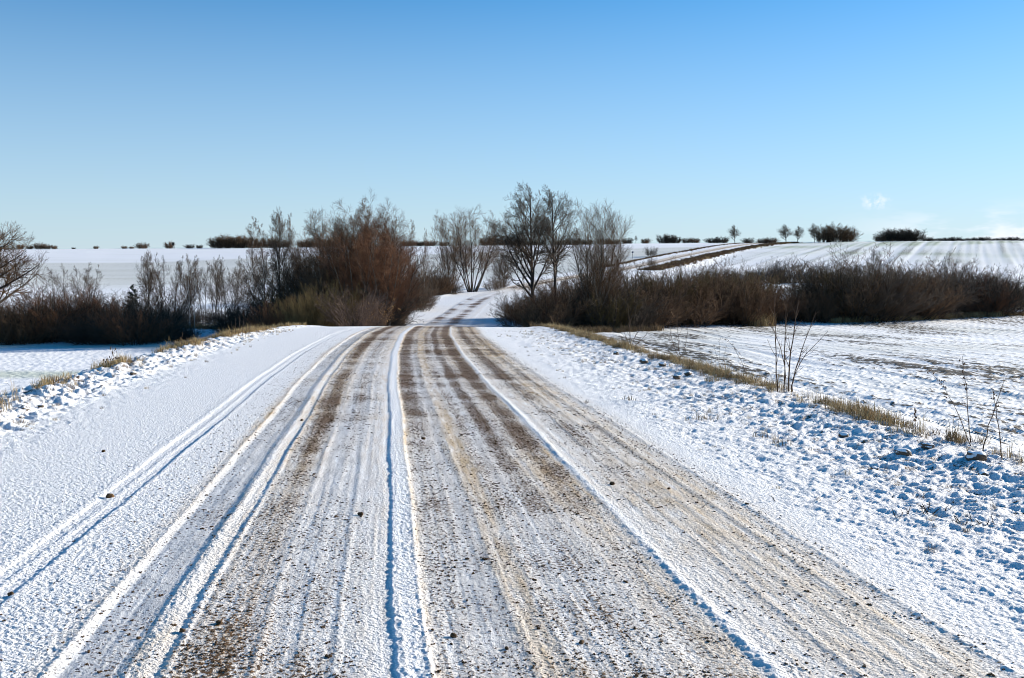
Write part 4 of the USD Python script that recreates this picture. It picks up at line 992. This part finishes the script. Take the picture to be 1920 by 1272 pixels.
stalk_thing('weed', b, [([Z, rel(b, 210, 675), rel(b, 211, 652)], .006), ([Z, rel(b, 205, 680), rel(b, 200, 672)], .004), ([Z, rel(b, 214, 680), rel(b, 219, 668)], .004)], 'weed', 'dark branched weed on the left shoulder before the snowy field', 'weed', twigs=(4, .4, 35, .3), seeds=(9, .7, .03, .012), seed=12)
b = rooted(341, 662)
stalk_thing('weed', b, [([Z, rel(b, 340, 645), rel(b, 342, 622)], .007), ([Z, rel(b, 345, 648), rel(b, 350, 634)], .005)], 'weed', 'thin dark weed on the left shoulder below the slim white birch', 'weed', twigs=(4, .4, 30, .3), seed=13)
b = rooted(448, 634)
stalk_thing('weed', b, [([Z + [dx, 0, 0], rel(b, 448 + ex, py)], .009) for dx, ex, py in ((-.2, -14, 604), (-.1, -6, 596), (0, 2, 592), (.1, 9, 600), (.2, 15, 610), (.3, 22, 606))], 'twig_pale', 'bunch of pale dead stalks on the left shoulder at the foot of the big thicket', 'weed', twigs=(4, .4, 25, .2), seed=14)

rk = np.random.default_rng(14)
def tuft(px, py, h, w, label, look, n=26, group=None):
    b = rooted(px, py)
    t = thing('grass_tuft', b, 0, 1.0, label, 'grass tuft', group)
    obj('blades', blades(rk, n, h, w, .9, .0032), look, t)
for a in [(1335, 722, .16, .14, 'golden grass tuft alone on the snow left of the tallest sapling', 'dry_grass', 70),
          (1180, 752, .14, .10, 'dark stubbly grass tuft on the snowy right verge, nearest the road', 'dull_grass', 26),
          (1325, 788, .16, .16, 'wide dark grass tuft in the middle of the right verge', 'dull_grass', 36),
          (1425, 822, .12, .09, 'small dark stub tuft left of the pair on the right verge', 'dull_grass', 20),
          (1455, 832, .13, .10, 'dark stub tuft in the middle of the right verge, below the tallest sapling', 'dull_grass', 22),
          (1475, 838, .11, .06, 'dark stub tuft at the right of the pair on the right verge', 'dull_grass', 16)]:
    tuft(*a)
def twig_stubs(px, py, n, w, label, seed):
    b = rooted(px, py)
    rng = np.random.default_rng(seed)
    st = np.stack([rng.uniform(-w, w, n), rng.uniform(-.05, .05, n), np.full(n, -.02)], 1)
    P, R = sprout(rng, st, np.stack([rng.normal(size=n) * .6, rng.normal(size=n) * .5, np.ones(n)], 1), rng.uniform(.05, .12, n), .0045, 5, .02, .18, .5)
    s_, d_, L_, r_ = offshoots(rng, P, R, np.full(n, .1), 2, .4, 1, 35, 10, .5, even, .8)
    P2, R2 = sprout(rng, s_, d_, L_, r_, 3, 0, .1, .6)
    t = thing('dead_twigs', b, 0, 1.0, label, 'twigs')
    obj('twigs', tubes([(P, R, 5), (P2, R2, 4)]), 'twig_black', t)
twig_stubs(1705, 965, 7, .16, 'flat dark twigs lying on the right verge, left of the upright stubs', 1)
twig_stubs(1760, 962, 8, .14, 'dark twig stubs in the middle of the row on the right verge', 2)
twig_stubs(1835, 985, 10, .14, 'upright dark twig stubs at the right of the row on the right verge', 3)
twig_stubs(1700, 935, 5, .12, 'small upright stubs above the row of dark twigs on the right verge', 4)
twig_stubs(1555, 940, 2, .04, 'single thin stub on the snow left of the dark twig rows', 5)
twig_stubs(1458, 940, 1, .02, 'lonely thin straw on the snow beside the right road edge', 6)

# ------------------------------------------------------------------ clods and grit
def rock(rng, r, flat=.7, sub=2):
    m = trimesh.creation.icosphere(sub, 1.0)
    v = m.vertices
    k = 1 + .28 * pnoise(v[:, 0] * 1.3 + rng.random() * 50, v[:, 1] * 1.3 + v[:, 2] * 1.9, 3) + .14 * pnoise(v[:, 0] * 3.1 + rng.random() * 50, v[:, 1] * 3.1 - v[:, 2] * 2.7, 4)
    m.vertices = v * k[:, None] * np.array([1, rng.uniform(.7, 1.0), flat]) * r
    return m
def clod(px, py, size, label, look='clod', flat=.75, group=None):
    b = rooted(px, py)
    r = (size * (.8 if look == 'snow_capped' else 1)) / 2 / FPX * b[1]
    o = obj('clod', rock(rk, r, flat), look, '/World', smooth=50)
    UsdGeom.Xformable(o).AddTranslateOp().Set(Gf.Vec3d(float(b[0]), float(b[1]), float(b[2] + .02 + r * flat * .45)))
    UsdGeom.Xformable(o).AddRotateZOp().Set(float(rk.uniform(0, 360)))
    tag(o, label, 'clod', group)
for a in [(206, 932, 15, 'dark square clod on the ridge of the leftmost tyre groove'), (20, 1117, 11, 'dark clod in the leftmost tyre groove at the left edge of the picture'),
          (411, 1170, 13, 'round brown clod on the icy track left of the centre ridge, in the foreground'), (342, 1184, 12, 'brown clod on the double snow ridge in the left foreground'),
          (676, 967, 11, 'flat brown clod just left of the central snow ridge'), (794, 824, 8, 'small dark clod in the middle distance right of the central ridge'),
          (1148, 909, 10, 'black clod on the brown patch right of the long right ridge'), (950, 1218, 10, 'dark clod beside the tan track in the right foreground'),
          (1090, 1207, 11, 'round dark clod between tan track and right ridge, in the foreground'), (566, 789, 6, 'small dark clod near the double snow ridge, halfway up the road'),
          (194, 848, 7, 'small dark clod alone on the smooth snow left of the leftmost groove'), (850, 1195, 14, 'loose brown clump in the dirt right of the central ridge'),
          (1010, 1180, 8, 'small brown crumb of earth left of the round dark clod'), (405, 1206, 7, 'small brown crumb below the round brown clod'), (1190, 1180, 7, 'small brown crumb near the right ridge in the foreground'),
          (1254, 918, 7, 'small dark stone on the right half of the brown patch'), (260, 1196, 9, 'dark lump in the snow between the leftmost groove and the smooth track')]:
    clod(a[0], a[1], a[2], a[3], 'soil')
for a in [(1155, 668, 18, 'pale snow-dusted lump on the right verge near the crest'), (1207, 684, 22, 'snow-dusted lump on the right verge below the thin sapling'), (1242, 692, 20, 'flat snow-dusted lump right of the lump below the thin sapling'),
          (1269, 714, 20, 'brown bare clod on the right verge left of the golden tuft'), (1290, 708, 20, 'brown clod with snow on top right beside the bare brown clod'), (1376, 714, 36, 'snow-covered mound with brown face right of the golden tuft'),
          (1582, 822, 26, 'snow-dusted clod in the row below the shoulder grass'), (1624, 834, 16, 'brown clod right of the snow-dusted one in the row'), (1692, 860, 40, 'large snow-capped clod on the right verge'),
          (1740, 850, 30, 'dark clod behind the large snow-capped clod'), (1829, 875, 52, 'largest dark earth clod at the shoulder grass near the right edge'), (1843, 898, 24, 'pointed clod casting a long blue shadow below the largest dark clod'),
          (1640, 880, 18, 'small snow-dusted lump left of the large snow-capped clod'), (77, 770, 14, 'brown clod on the left verge near the left edge'), (38, 784, 18, 'snow-dusted clod on the left verge at the left edge'),
          (250, 706, 16, 'snow-dusted clod on the left verge right of the branched weed'), (945, 612, 8, 'tiny snow-dusted clod at the crest by the roadside bushes'), (1560, 785, 22, 'dark frozen clod in the grass right of the tallest sapling')]:
    clod(a[0], a[1], a[2], a[3], 'snow_capped', .6)

n = 330000
y = 3.4 + 26 * rg.random(n) ** 1.35
u = rg.uniform(-2.6, 2.8, n)
x, y = uv_to_xy(u, y)
seen = np.abs(x / y) < .60
x, y = x[seen], y[seen]
_, near_i = _tree2.query(np.stack([x, y], 1))
dd = dirt[_near][near_i]
patchy = .5 + .9 * fbm(x * 3.2, y * 3.2, 2, 211)
keep = rg.random(len(x)) < np.clip((dd - .22) * 1.4, 0, .7) * np.clip(patchy, .08, 1.3)
x, y, z = x[keep], y[keep], _nz[near_i[keep]]
sc = .0024 + .0042 * rg.random(len(x)) ** 2.2 + .005 * (rg.random(len(x)) < .012)
def crumbs(k):
    ms = []
    for _ in range(k):
        m = rock(rk, rk.uniform(.5, 1.0), rk.uniform(.6, .95), 0)
        m.apply_translation((rk.normal() * .9, rk.normal() * .8, 0))
        ms.append(m)
    return trimesh.util.concatenate(ms)
scatter_stuff('road_grit', [(crumbs(3), 'soil'), (crumbs(2), 'clod'), (crumbs(4), 'soil')], np.stack([x, y, z + sc * .35], 1), rg.random(len(x)) * 6.283, np.stack([sc] * 3, 1), rg.choice(3, len(x)),
              'scattered dark brown grit and crumbs of earth on the tyre tracks', 'grit')
